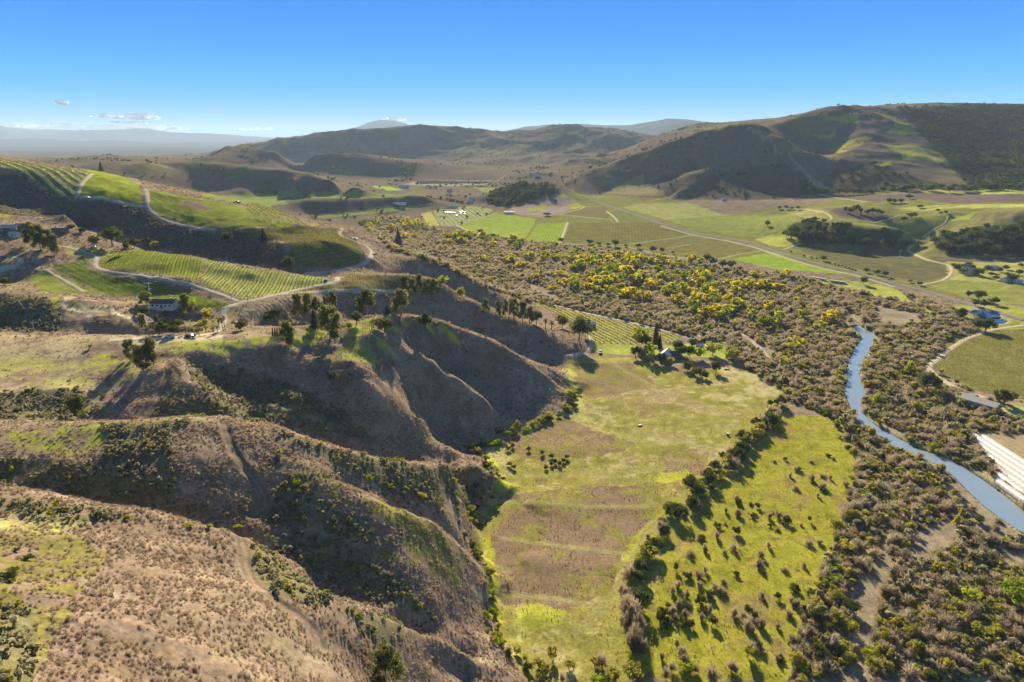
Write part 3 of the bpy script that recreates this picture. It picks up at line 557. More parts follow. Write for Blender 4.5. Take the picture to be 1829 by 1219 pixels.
# ------------------------------------------------------------------ the ground sheet
me = grid_mesh('ground', X, Y, Z)
for nm, arr in (('cover', C), ('cover_row', C2)):
    at = me.attributes.new(nm, 'FLOAT_VECTOR', 'POINT'); at.data.foreach_set('vector', arr.astype(np.float32).ravel())
for nm, arr in (('row_phase', PH), ('row_mix', RM), ('coarse', np.clip(CELL*2, .6, 60))):
    at = me.attributes.new(nm, 'FLOAT', 'POINT'); at.data.foreach_set('value', arr.astype(np.float32).ravel())
gm, nt, b = newmat('ground_cover'); N_ = nt.nodes; L_ = nt.links
def attr(n):
    a = N_.new('ShaderNodeAttribute'); a.attribute_name = n; return a
def math_(op, *ins):
    n = N_.new('ShaderNodeMath'); n.operation = op
    for i, v in enumerate(ins):
        if isinstance(v, (int, float)): n.inputs[i].default_value = v
        else: L_.new(v, n.inputs[i])
    return n.outputs[0]
s_ = math_('SINE', math_('MULTIPLY', attr('row_phase').outputs['Fac'], 2*math.pi))
rf = math_('MULTIPLY', N_.new('ShaderNodeMapRange').outputs[0], 1.0)
mr = N_.new('ShaderNodeMapRange'); mr.inputs['From Min'].default_value = -.2; mr.inputs['From Max'].default_value = .7; L_.new(s_, mr.inputs['Value'])
rf = math_('MULTIPLY', mr.outputs[0], attr('row_mix').outputs['Fac'])
mx = N_.new('ShaderNodeMix'); mx.data_type = 'RGBA'; L_.new(rf, mx.inputs['Factor']); L_.new(attr('cover').outputs['Color'], mx.inputs[6]); L_.new(attr('cover_row').outputs['Color'], mx.inputs[7])
tc = N_.new('ShaderNodeTexCoord')
def noise(scale, det=4, rough=.6):
    n = N_.new('ShaderNodeTexNoise'); n.inputs['Scale'].default_value = scale; n.inputs['Detail'].default_value = det; n.inputs['Roughness'].default_value = rough; L_.new(tc.outputs['Object'], n.inputs['Vector']); return n
nz1 = noise(.9, 5, .7); nz2 = noise(.12, 5, .65)
v1 = N_.new('ShaderNodeMapRange'); v1.inputs['From Min'].default_value = .3; v1.inputs['From Max'].default_value = .7; v1.inputs['To Min'].default_value = .62; v1.inputs['To Max'].default_value = 1.38; L_.new(nz1.outputs['Fac'], v1.inputs['Value'])
v2 = N_.new('ShaderNodeMapRange'); v2.inputs['From Min'].default_value = .3; v2.inputs['From Max'].default_value = .7; v2.inputs['To Min'].default_value = .8; v2.inputs['To Max'].default_value = 1.2; L_.new(nz2.outputs['Fac'], v2.inputs['Value'])
vm = N_.new('ShaderNodeVectorMath'); vm.operation = 'SCALE'; L_.new(mx.outputs[2], vm.inputs[0]); L_.new(math_('MULTIPLY', v1.outputs[0], v2.outputs[0]), vm.inputs['Scale'])
L_.new(vm.outputs[0], b.inputs['Base Color']); b.inputs['Roughness'].default_value = 1; b.inputs['Specular IOR Level'].default_value = 0
bp = N_.new('ShaderNodeBump'); bp.inputs['Strength'].default_value = .5; bp.inputs['Distance'].default_value = .3; L_.new(nz1.outputs['Fac'], bp.inputs['Height']); L_.new(bp.outputs[0], b.inputs['Normal'])
add_obj('ground', me, None, gm, kind='structure')
# roads
def ribbon_mesh(name, wd, Pw, lift):
    T = np.gradient(Pw, axis=0); T /= np.linalg.norm(T, axis=1)[:, None]+1e-9; Nn = np.stack([-T[:, 1], T[:, 0]], 1); K_ = 5
    offs = np.linspace(-.5, .5, K_); jit = fbm(Pw[:, 0], Pw[:, 1], 7, 2, 5)*.12
    rows = []
    for o in offs:
        p = Pw+Nn*((o*(1+jit))*wd)[:, None]; z = tz(p[:, 0], p[:, 1])+lift*(1-abs(o)*1.2); rows.append(np.stack([p[:, 0], p[:, 1], z], 1))
    R_ = np.array(rows); return grid_mesh(name, R_[..., 0], R_[..., 1], R_[..., 2])
rmats = {}
for name, wd, col, Pw in ribbons:
    key = tuple(col)
    if key not in rmats: rmats[key] = mat('packed_dirt', col, 1, .22, .35, 0)
    if name in ('hill_track', 'meadow_track'): continue
    dist = np.linalg.norm(Pw.mean(0)); me = ribbon_mesh(name, wd, Pw, .10+dist*.0004)
    add_obj(name, me, None, rmats[key], kind='structure')
# water
wm, nt, b = newmat('river_water'); b.inputs['Base Color'].default_value = (.20, .26, .32, 1); b.inputs['Roughness'].default_value = .08; b.inputs['IOR'].default_value = 1.7; b.inputs['Specular IOR Level'].default_value = .6
N_ = nt.nodes; L_ = nt.links; tc = N_.new('ShaderNodeTexCoord'); nz = noise(.8, 5, .6); nb = noise(.07, 4, .6); rr_ = N_.new('ShaderNodeMapRange'); rr_.inputs['From Min'].default_value = .4; rr_.inputs['From Max'].default_value = .65; rr_.inputs['To Min'].default_value = .04; rr_.inputs['To Max'].default_value = .3; L_.new(nb.outputs['Fac'], rr_.inputs['Value']); L_.new(rr_.outputs[0], b.inputs['Roughness']); bp = N_.new('ShaderNodeBump'); bp.inputs['Strength'].default_value = .35; bp.inputs['Distance'].default_value = .12
L_.new(nz.outputs['Fac'], bp.inputs['Height']); L_.new(bp.outputs[0], b.inputs['Normal'])
pond = mat('pond_water', (.012, .03, .06), .12, .1, .3, .3)
for i, (poly, Pw, lvl) in enumerate(WATER):
    from mathutils.geometry import tessellate_polygon
    vs = [Vector((p[0], p[1], lvl)) for p in Pw]; tris = [t if (vs[t[1]]-vs[t[0]]).cross(vs[t[2]]-vs[t[0]]).z > 0 else t[::-1] for t in tessellate_polygon([vs])]
    me = bpy.data.meshes.new('water'); me.from_pydata([tuple(v) for v in vs], [], tris); me.update(); add_obj(('river_water', 'farm_pond', 'farm_pond')[i], me, None, wm if i == 0 else pond, kind='structure')
# ------------------------------------------------------------------ plant materials
def leafmat(name, c1, c2, trans=.35, hv=.0):
    """leaf colour varies from plant to plant between c1 and c2, and from clump to clump"""
    m = bpy.data.materials.new(name); m.use_nodes = True; nt = m.node_tree; N_ = nt.nodes; L_ = nt.links; N_.remove(N_['Principled BSDF'])
    oi = N_.new('ShaderNodeObjectInfo'); mx = N_.new('ShaderNodeMix'); mx.data_type = 'RGBA'; L_.new(oi.outputs['Random'], mx.inputs['Factor'])
    mx.inputs[6].default_value = (*c1, 1); mx.inputs[7].default_value = (*c2, 1)
    at = N_.new('ShaderNodeAttribute'); at.attribute_name = 'tone'
    sc_ = N_.new('ShaderNodeVectorMath'); sc_.operation = 'SCALE'; L_.new(mx.outputs[2], sc_.inputs[0]); L_.new(at.outputs['Fac'], sc_.inputs['Scale'])
    d = N_.new('ShaderNodeBsdfDiffuse'); t = N_.new('ShaderNodeBsdfTranslucent'); L_.new(sc_.outputs[0], d.inputs['Color']); L_.new(sc_.outputs[0], t.inputs['Color'])
    ms = N_.new('ShaderNodeMixShader'); ms.inputs[0].default_value = trans; L_.new(d.outputs[0], ms.inputs[1]); L_.new(t.outputs[0], ms.inputs[2]); L_.new(ms.outputs[0], N_['Material Output'].inputs['Surface'])
    return m
bark = mat('bark', (.13, .10, .075), 1, .3, 3, .05); palebark = mat('pale_bark', (.30, .26, .21), 1, .25, 3, .05)
R_ = random.Random(11)
class PM:
    """collects faces with a tone per vertex"""
    def __init__(s): s.v = []; s.f = []; s.t = []
    def quad(s, c, n, w, h, tone, up=None):
        n = n.normalized(); a = n.cross(up or Vector((R_.gauss(0, 1), R_.gauss(0, 1), R_.gauss(0, 1)))).normalized(); b = n.cross(a)
        i = len(s.v); s.v += [c-a*w-b*h, c+a*w-b*h*.6, c+a*w*.7+b*h, c-a*w*.8+b*h*.8]; s.f.append((i, i+1, i+2, i+3)); s.t += [tone]*4
    def twig(s, p, q, w, tone):
        d = (q-p).normalized(); a = d.cross(Vector((R_.gauss(0, 1), R_.gauss(0, 1), R_.gauss(0, 1)))).normalized()*w; i = len(s.v)
        s.v += [p-a, p+a, q+a*.4, q-a*.4]; s.f.append((i, i+1, i+2, i+3)); s.t += [tone]*4
    def limb(s, p, q, r0, r1, tone=1, n=6):
        d = (q-p).normalized(); a = d.orthogonal().normalized(); b = d.cross(a); i = len(s.v)
        for (c, r) in ((p, r0), (q, r1)):
            for k in range(n): s.v.append(c+(a*math.cos(k*2*math.pi/n)+b*math.sin(k*2*math.pi/n))*r); s.t.append(tone)
        for k in range(n): s.f.append((i+k, i+(k+1) % n, i+n+(k+1) % n, i+n+k))
    def blob(s, c, r, tone, seg=7, ring=5):
        i = len(s.v)
        for a in range(1, ring):
            for k in range(seg):
                th = math.pi*a/ring; ph = 2*math.pi*k/seg; j = 1+R_.uniform(-.18, .18)
                s.v.append(c+Vector((math.sin(th)*math.cos(ph)*r.x, math.sin(th)*math.sin(ph)*r.y, math.cos(th)*r.z))*j); s.t.append(tone)
        s.v += [c+Vector((0, 0, r.z)), c-Vector((0, 0, r.z))]; s.t += [tone, tone]; top, bot = len(s.v)-2, len(s.v)-1
        for k in range(seg): s.f.append((top, i+k, i+(k+1) % seg)); s.f.append((bot, i+(ring-2)*seg+(k+1) % seg, i+(ring-2)*seg+k))
        for a in range(ring-2):
            for k in range(seg): s.f.append((i+a*seg+k, i+(a+1)*seg+k, i+(a+1)*seg+(k+1) % seg, i+a*seg+(k+1) % seg))
    def clump(s, c, r, n, ls, tone, flat=1.0):
        for _ in range(n):
            d = Vector((R_.gauss(0, 1), R_.gauss(0, 1), R_.gauss(0, 1))).normalized(); k = R_.uniform(.55, 1.08)
            p = c+Vector((d.x*r, d.y*r, d.z*r*flat))*k; s.quad(p, (d+Vector((R_.gauss(0, .5), R_.gauss(0, .5), R_.gauss(0, .5)+.3))), ls*R_.uniform(.6, 1.2), ls*R_.uniform(.5, 1), tone*R_.uniform(.75, 1.25))
    def mesh(s, name, m, smooth=False):
        me = bpy.data.meshes.new(name); me.from_pydata([tuple(v) for v in s.v], [], s.f); a = me.attributes.new('tone', 'FLOAT', 'POINT'); a.data.foreach_set('value', s.t); me.materials.append(m)
        if smooth: me.polygons.foreach_set('use_smooth', [True]*len(me.polygons))
        me.update(); return me
# unit plants: height 1, base at origin
def crown_round(nc=16, nl=46, w=.55, z0=.22, z1=1.0, ls=.05, core=True, dome=1.0):
    p = PM()
    zc = (z0+z1)/2; hz = (z1-z0)/2
    if core: p.blob(Vector((0, 0, zc)), Vector((w*.50, w*.50, hz*.54)), .95)
    for k in range(nc):
        d = Vector((R_.gauss(0, 1), R_.gauss(0, 1), R_.gauss(.15, .8))).normalized(); q = R_.uniform(.55, .85)
        r = R_.uniform(.14, .24)*w*1.5; c = Vector((d.x*w*q, d.y*w*q, zc+d.z*hz*q*.85)); c.z = max(c.z, z0+r*.3)
        p.clump(c, r, nl, ls, R_.uniform(.72, 1.3), .8)
    return p
def crown_euc(h0=.25, nc=13, nl=70, w=.30, ls=.028):
    p = PM()
    for k in range(nc):
        z = h0+(1-h0)*((k+.5)/nc)**.85; rr = w*(1-.55*((z-h0)/(1-h0))**2); a = R_.uniform(0, 6.28); q = R_.uniform(.15, .8)
        r = R_.uniform(.10, .17); p.clump(Vector((math.cos(a)*rr*q, math.sin(a)*rr*q, min(z, .93))), r, nl, ls, R_.uniform(.7, 1.35), 1.0); p.blob(Vector((math.cos(a)*rr*q, math.sin(a)*rr*q, min(z, .9))), Vector((r*.5, r*.5, r*.5)), .7, 5, 4)
    return p
def crown_cone(w=.22, z0=.12, layers=9, nl=46, ls=.035, p_=1.0):
    p = PM()
    for k in range(layers):
        t = k/(layers-1); z = z0+(.97-z0)*t; r = w*(1-t)**p_+.02; p.blob(Vector((0, 0, z)), Vector((r*.62, r*.62, .06)), .6, 6, 4)
        for j in range(nl):
            a = R_.uniform(0, 6.28); q = r*R_.uniform(.45, 1.1); p.quad(Vector((math.cos(a)*q, math.sin(a)*q, z+R_.uniform(-.05, .04)-q*.15)), Vector((math.cos(a), math.sin(a), .6)), ls, ls*.7, R_.uniform(.7, 1.3))
    return p
def twigs(n=150, w=.45, z0=.0, lean=.5, tw=.006, fr=.35):
    p = PM(); ph0 = R_.uniform(0, 6); ph1 = R_.uniform(0, 6)
    for k in range(n):
        a = R_.uniform(0, 6.28); q = R_.random()**.6*(.62+.38*math.sin(a*2+ph0)*math.cos(a+ph1)+.15*R_.random()); base = Vector((math.cos(a)*w*q*.25, math.sin(a)*w*q*.25, z0)); tip = Vector((math.cos(a)*w*q, math.sin(a)*w*q, (1-.35*q*q)*R_.uniform(.4, 1.0)*(.8+.2*math.sin(a*3+ph1))))
        m = base.lerp(tip, R_.uniform(.3, .6)); p.twig(m, tip, tw*R_.uniform(.8, 2.2), R_.uniform(.6, 1.4))
        if k % 4 == 0: p.twig(base, m, tw*1.6, .6)
        for _ in range(2):
            t2 = tip+Vector((R_.gauss(0, .07), R_.gauss(0, .07), R_.gauss(0, .05))); p.twig(m.lerp(tip, R_.uniform(.3, .9)), t2, tw*1.3, R_.uniform(.7, 1.5))
    return p
def trunk(h=.4, r=.03, limbs=4, w=.3, z1=.7):
    p = PM(); p.limb(Vector((0, 0, -.04)), Vector((.01, .01, h)), r*1.3, r*.8)
    for k in range(limbs):
        a = k*6.28/limbs+R_.uniform(-.4, .4); p.limb(Vector((.01, .01, h*R_.uniform(.7, 1))), Vector((math.cos(a)*w*R_.uniform(.5, 1), math.sin(a)*w*R_.uniform(.5, 1), z1*R_.uniform(.85, 1.05))), r*.6, r*.18, 1, 5)
    return p
LM = dict(
 oak=leafmat('oak_leaves', (.075, .090, .022), (.125, .135, .032), .5), euc=leafmat('eucalyptus_leaves', (.13, .14, .035), (.22, .21, .06), .55),
 yellow=leafmat('yellow_leaves', (.80, .63, .035), (.50, .52, .045), .6), lime=leafmat('lime_leaves', (.28, .34, .02), (.42, .42, .03), .5),
 willow=leafmat('willow_leaves', (.30, .28, .045), (.44, .38, .07), .6), bare=leafmat('bare_twigs', (.22, .175, .115), (.40, .315, .205), .55), sage=leafmat('sage_leaves', (.30, .28, .14), (.46, .42, .25), .6),
 dry=leafmat('dry_stalks', (.20, .148, .10), (.40, .30, .20), .6), weed=leafmat('weed_stalks', (.22, .155, .07), (.34, .26, .11), .45), grassy=leafmat('grass_blades', (.16, .19, .02), (.30, .30, .05), .45), rust=leafmat('rusty_leaves', (.24, .12, .03), (.30, .17, .04), .4),
 palm=leafmat('palm_fronds', (.10, .11, .03), (.17, .16, .04), .4), conif=leafmat('conifer_needles', (.045, .055, .025), (.065, .075, .03), .25), white=leafmat('pale_twigs', (.42, .36, .30), (.5, .44, .38), .3))
# ------------------------------------------------------------------ scattered cover (stuff): grass-like and scrub masses that cannot be counted
hidden = bpy.data.collections.new('plant_patterns')
def proto(name, me):
    o = bpy.data.objects.new(name, me); hidden.objects.link(o); return o
def scatter(name, label, P, S, protos, sq=None):
    """P (n,3) positions, S (n) sizes; protos: list of meshes"""
    if len(P) == 0: return
    colp = bpy.data.collections.new(name+'_patterns')
    for k, m in enumerate(protos): colp.objects.link(bpy.data.objects.new('%s_pattern_%02d' % (name, k), m))
    me = bpy.data.meshes.new(name); me.vertices.add(len(P)); me.vertices.foreach_set('co', np.asarray(P, np.float32).ravel())
    r = np.random.default_rng(len(P))
    a = me.attributes.new('size', 'FLOAT_VECTOR', 'POINT'); sv = np.repeat(np.asarray(S)[:, None], 3, 1)*np.array([1, 1, 1.]); sv[:, 2] *= r.uniform(.75, 1.2, len(P)); a.data.foreach_set('vector', sv.astype(np.float32).ravel())
    a = me.attributes.new('turn', 'FLOAT_VECTOR', 'POINT'); rv = np.zeros((len(P), 3)); rv[:, 2] = r.uniform(0, 6.28, len(P)); rv[:, :2] = r.normal(0, .08, (len(P), 2)); a.data.foreach_set('vector', rv.astype(np.float32).ravel())
    a = me.attributes.new('pick', 'INT', 'POINT'); a.data.foreach_set('value', r.integers(0, len(protos), len(P)).astype(np.int32))
    o = add_obj(name, me, None, None, kind='stuff', label=label)
    g = bpy.data.node_groups.new(name+'_scatter', 'GeometryNodeTree'); g.interface.new_socket('Geometry', in_out='INPUT', socket_type='NodeSocketGeometry'); g.interface.new_socket('Geometry', in_out='OUTPUT', socket_type='NodeSocketGeometry')
    N_ = g.nodes; gi = N_.new('NodeGroupInput'); go = N_.new('NodeGroupOutput'); ip = N_.new('GeometryNodeInstanceOnPoints'); ci = N_.new('GeometryNodeCollectionInfo'); ci.inputs['Collection'].default_value = colp
    ci.inputs['Separate Children'].default_value = True; ci.inputs['Reset Children'].default_value = True; ip.inputs['Pick Instance'].default_value = True
    def na(nm, ty):
        n = N_.new('GeometryNodeInputNamedAttribute'); n.data_type = ty; n.inputs['Name'].default_value = nm; return n.outputs['Attribute']
    L_ = g.links; L_.new(gi.outputs[0], ip.inputs['Points']); L_.new(ci.outputs[0], ip.inputs['Instance']); L_.new(na('pick', 'INT'), ip.inputs['Instance Index']); L_.new(na('size', 'FLOAT_VECTOR'), ip.inputs['Scale'])
    L_.new(na('turn', 'FLOAT_VECTOR'), ip.inputs['Rotation']); L_.new(ip.outputs[0], go.inputs[0])
    md = o.modifiers.new('scatter', 'NODES'); md.node_group = g; return o
AREA = CELL*RR*(lr[1]-lr[0])
def sample(dens, mask=None):
    d = dens*AREA; pr = 1-np.exp(-d); pick = rng.random(X.shape) < pr
    j, i = np.nonzero(pick); a = az[i]+rng.uniform(-.5, .5, len(i))*(az[1]-az[0]); r = np.exp(lr[j]+rng.uniform(-.5, .5, len(j))*(lr[1]-lr[0]))
    x = r*np.sin(a); y = r*np.cos(a); return np.stack([x, y, tz(x, y)], 1), j, i
# keep to what the picture (or a step beside it) can show
depc = Y*CT+(CH-Z)*ST; PX = W0/2+F0*X/depc; PY = H0/2-F0*(Y*ST-(CH-Z)*CT)/depc
VIEW = ((PX > -260) & (PX < 2150) & (PY < 1300)).astype(float)
def near_only(R1, R2): return 1-sst(RR, R1, R2)
bushy = [crown_round(8, 34, .55, 0, .95, .085, False).mesh('sage_bush', LM['sage']) for _ in range(4)]
drym = [twigs(60, 1.0, 0, .5, .022).mesh('dry_tuft', LM['dry']) for _ in range(4)]
weedm = [twigs(34, .6, 0, .5, .03).mesh('weed_tuft', LM['weed']) for _ in range(3)]
grassm = [twigs(30, .8, 0, .5, .035).mesh('grass_tuft', LM['grassy']) for _ in range(2)]
barem = [twigs(210, .85, 0, .5, .009).mesh('bare_thicket', LM['bare']) for _ in range(4)]
willm = [crown_round(10, 34, .6, 0, 1, .06).mesh('willow_thicket', LM['willow']) for _ in range(4)]
darkm = [crown_round(11, 34, .62, 0, 1, .055).mesh('evergreen_thicket', LM['oak']) for _ in range(3)]
limem = [crown_round(9, 34, .6, 0, 1, .06).mesh('lime_thicket', LM['lime']) for _ in range(2)]
rustm = [crown_round(9, 30, .6, 0, 1, .06).mesh('rusty_thicket', LM['rust'])]
h1 = fbm(X, Y, 30, 3, 201, cell=CELL); h2 = fbm(X, Y, 9, 2, 211, cell=CELL); h3 = fbm(X, Y, 80, 3, 221, cell=CELL)
P, j, i = sample(VIEW*DRY*(Z > 1)*near_only(190, 420)*2.0*sst(h2+.5, 0, .6)); scatter('dry_brush', 'dry tan brush covering the hillsides', P-[0, 0, .05], rng.uniform(.3, .8, len(P)), drym); print('dry', len(P))
P, j, i = sample(VIEW*(DRY*.12+SAGE*.06)*(Z > 1)*near_only(700, 1150)*(RR > 360)*sst(h2+.5, 0, .5)); scatter('hill_brush', 'brown brush on the farther left hills', P-[0, 0, .1], rng.uniform(.6, 1.5, len(P)), drym+weedm+bushy[:2]); print('dry2', len(P))
P, j, i = sample(VIEW*SAGE*(Z > 1)*near_only(400, 800)*.42*sst(h2+h1*.4+.55, 0, .4)); scatter('sage_scrub', 'grey green sage scrub on the slopes', P-[0, 0, .12], rng.uniform(.9, 1.9, len(P)), bushy*3+willm[:1]); print('sage', len(P))
P, j, i = sample(VIEW*TUFT*near_only(280, 460)*.55*sst(h2+h1*.5+.25, 0, .5)); scatter('meadow_weeds', 'brown weeds standing in the meadow grass', P, rng.uniform(.25, .6, len(P)), weedm); print('weed', len(P))
thk = VIEW*THK*(RR < 1500)
P, j, i = sample(thk*near_only(900, 1500)*.17*sst(h1+h2*.6+.6, 0, .35)); scatter('willow_thicket', 'leafless grey brown willow thicket on the floodplain', P-[0, 0, .1], (1.2+3.1*rng.random(len(P))**2)*(1+.0004*np.linalg.norm(P, axis=1)), barem*2+willm[:2]+bushy[:2]); print('bare', len(P))
P, j, i = sample(thk*near_only(900, 1500)*.07*sst(h3-h1*.6+.45, 0, .35)); scatter('riverside_scrub', 'olive and green riverside scrub', P-[0, 0, .15], (.8+2.4*rng.random(len(P))**1.8)*(1+.0003*np.linalg.norm(P, axis=1)), willm+darkm[:1]+limem+rustm); print('scrub', len(P))
P, j, i = sample(thk*near_only(300, 520)*.5*sst(-h1+h2*.5+.7, 0, .5)); scatter('floodplain_grass', 'low tan and green growth between the willows', P, rng.uniform(.4, .9, len(P)), drym[:1]+weedm+grassm+bushy[:1]); print('low', len(P))
P, j, i = sample(VIEW*WOOD*(RR > 700)*(RR < 2600)*.0075*sst(h3+n1*.5+.6, 0, .4)); scatter('hillside_chaparral', 'dark oak woodland and chaparral on the mountain', P-[0, 0, .6], rng.uniform(4, 9.5, len(P)), darkm); print('wood', len(P))
far_ = (RR > 950)*(RR < 4200)*(1-WOOD)*VIEW*(Z > 3)*(1-BENCH)*(1-.75*((PX > 1000)*(RR < 2400)))
isf = np.zeros(X.shape)
for poly, Pw in fields[20:]:
    pass
P, j, i = sample(far_*(sst(-n4+n1*.8, .1, .5)*.0022+.006*(n5 > .1)*sst(n1, .15, .4)*(RR > 1500))); scatter('distant_trees', 'scattered far trees on the hills up the valley', P-[0, 0, .5], rng.uniform(3, 7, len(P)), darkm*2+willm[:1]); print('far', len(P))

def vine_rows(idx, row, spacing, step, size, protos_, label):
    """grape vines planted along the rows of a field, one by one"""
    poly, Pw = fields[idx]; a, b = hit(*row[0])[:2], hit(*row[1])[:2]; d = (b-a)/np.linalg.norm(b-a); n = np.array([-d[1], d[0]])
    u = (Pw-a)@d; v = (Pw-a)@n; ks = np.arange(math.ceil(v.min()/spacing), math.floor(v.max()/spacing)+1); us = np.arange(u.min(), u.max(), step)
    K_, U_ = np.meshgrid((ks+.25)*spacing, us); x = a[0]+d[0]*U_+n[0]*K_+rng.normal(0, .12, K_.shape); y = a[1]+d[1]*U_+n[1]*K_+rng.normal(0, .12, K_.shape)
    m = inpoly(x, y, Pw) & (rng.random(x.shape) > .07); x = x[m]; y = y[m]
    scatter('vineyard_rows', label, np.stack([x, y, tz(x, y)], 1), rng.uniform(.75, 1.2, len(x))*size, protos_)
def fidx(first): return [k for k, (p, _) in enumerate(fields) if tuple(p[0]) == first][0]
vinem = [crown_round(4, 16, .5, .05, 1, .13, False).mesh('vine', LM['willow']) for _ in range(2)]+[twigs(40, .6, 0, .5, .03).mesh('bare_vine', LM['weed'])]
for first, row, sp, st, sz, lb in (((368,465), ((480,484),(452,530)), 2.1, 1.2, .75, 'bright vineyard with pale rows above the road fork'), ((202,452), ((364,464),(356,500)), 2.0, 1.2, .6, 'green vineyard left of the pale rows'), ((432,548), ((440,548),(470,574)), 3, 1.3, .9, 'leafless vine rows on the small brown slope'),
        ((384,411), ((600,410),(400,420)), 2.6, 1.6, 1.0, 'dark vineyard on the rounded knoll'), ((612,505), ((620,495),(740,505)), 3.5, 1.6, .9, 'brown vineyard on the spur top'), ((944,536), ((1010,556),(1120,612)), 4.5, 1.6, 1.2, 'golden vineyard between river road and farm'), ((88,477), ((182,492),(340,545)), 4, 1.6, .9, 'green vineyard on the slope above the farmhouse'),
        ((-40,272), ((0,286),(110,352)), 7.5, 2.4, 1.8, 'striped vineyard high on the left ridge'), ((440,376), ((450,376),(470,392)), 5, 2.2, 1.5, 'small striped vineyard on the terrace edge'), ((1658,655), ((1829,700),(1700,640)), 3.2, 1.8, .9, 'brown vineyard inside the dirt loop on the right')):
    vine_rows(fidx(first), row, sp, st, sz, vinem, lb)
# ------------------------------------------------------------------ trees and shrubs one can tell apart: each its own thing, trunk and crown its parts
def protos(kind, n, crownf, trunkf, cm, tm, crown_name='crown'):
    out = []
    for k in range(n):
        R_.seed(hash((len(kind), kind[0], kind[-1], k)) % 1000 if False else sum(map(ord, kind))*7+k)
        out.append((crownf().mesh(kind+'_crown', cm), trunkf().mesh(kind+'_trunk', tm) if trunkf else None))
    return out
TP = {
 'oak_tree': protos('oak_tree', 4, lambda: crown_round(22, 95, .60, .20, 1.0, .030), lambda: trunk(.34, .035, 4, .35, .6), LM['oak'], bark),
 'eucalyptus_tree': protos('eucalyptus_tree', 4, lambda: crown_euc(.17, 20, 110, .44, .024), lambda: trunk(.5, .022, 4, .2, .8), LM['euc'], palebark),
 'cottonwood_tree': protos('cottonwood_tree', 4, lambda: crown_round(17, 75, .42, .18, 1.0, .036, False), lambda: trunk(.36, .022, 4, .25, .7), LM['yellow'], palebark),
 'green_cottonwood': protos('green_cottonwood', 3, lambda: crown_round(17, 75, .50, .12, 1.0, .036, False), lambda: trunk(.36, .022, 4, .25, .7), LM['lime'], palebark),
 'bare_tree': protos('bare_tree', 4, lambda: twigs(520, .55, .12, .5, .0045), lambda: trunk(.4, .022, 6, .35, .8), LM['bare'], bark),
 'pale_tree': protos('pale_tree', 1, lambda: twigs(420, .45, .12, .5, .006), lambda: trunk(.4, .022, 6, .3, .8), LM['white'], palebark),
 'willow_tree': protos('willow_tree', 3, lambda: crown_round(16, 60, .60, .06, 1.0, .036), lambda: trunk(.25, .025, 5, .3, .6), LM['willow'], bark),
 'conifer_tree': protos('conifer_tree', 2, lambda: crown_cone(.24, .1, 11, 70, .03), lambda: trunk(.8, .02, 0), LM['conif'], bark),
 'cypress_tree': protos('cypress_tree', 2, lambda: crown_cone(.11, .03, 12, 50, .025, .45), lambda: trunk(.3, .015, 0), LM['conif'], bark),
 'shrub': protos('shrub', 4, lambda: crown_round(13, 60, .62, 0, 1.0, .042), None, LM['willow'], bark),
 'dark_shrub': protos('dark_shrub', 3, lambda: crown_round(13, 60, .66, 0, 1.0, .042), None, LM['oak'], bark),
 'bright_shrub': protos('bright_shrub', 3, lambda: crown_round(12, 50, .6, 0, 1.0, .042), None, LM['lime'], bark),
 'bare_shrub': protos('bare_shrub', 4, lambda: twigs(260, .6, 0, .5, .009), None, LM['bare'], bark),
 'rusty_shrub': protos('rusty_shrub', 2, lambda: crown_round(10, 44, .6, 0, 1.0, .042), None, LM['rust'], bark),
}
def palm_crown():
    p = PM()
    for k in range(34):
        a = R_.uniform(0, 6.28); el = R_.uniform(-.9, 1.1); d = Vector((math.cos(a)*math.cos(el), math.sin(a)*math.cos(el), math.sin(el)))
        c = Vector((0, 0, .82)); t = c+d*.2; e = t+d*.07+Vector((0, 0, -.07)); p.twig(c, t, .022, R_.uniform(.8, 1.3)); p.twig(t, e, .026, R_.uniform(.7, 1.2))
    for k in range(26):
        a = R_.uniform(0, 6.28); p.quad(Vector((math.cos(a)*.07, math.sin(a)*.07, R_.uniform(.55, .78))), Vector((math.cos(a), math.sin(a), 0)), .03, .06, .7)
    return p
TP['palm_tree'] = protos('palm_tree', 2, palm_crown, lambda: trunk(.85, .03, 0), LM['palm'], bark)
CAT = {'shrub': 'shrub', 'dark_shrub': 'shrub', 'bright_shrub': 'shrub', 'bare_shrub': 'bush', 'rusty_shrub': 'shrub'}
NTREE = 0
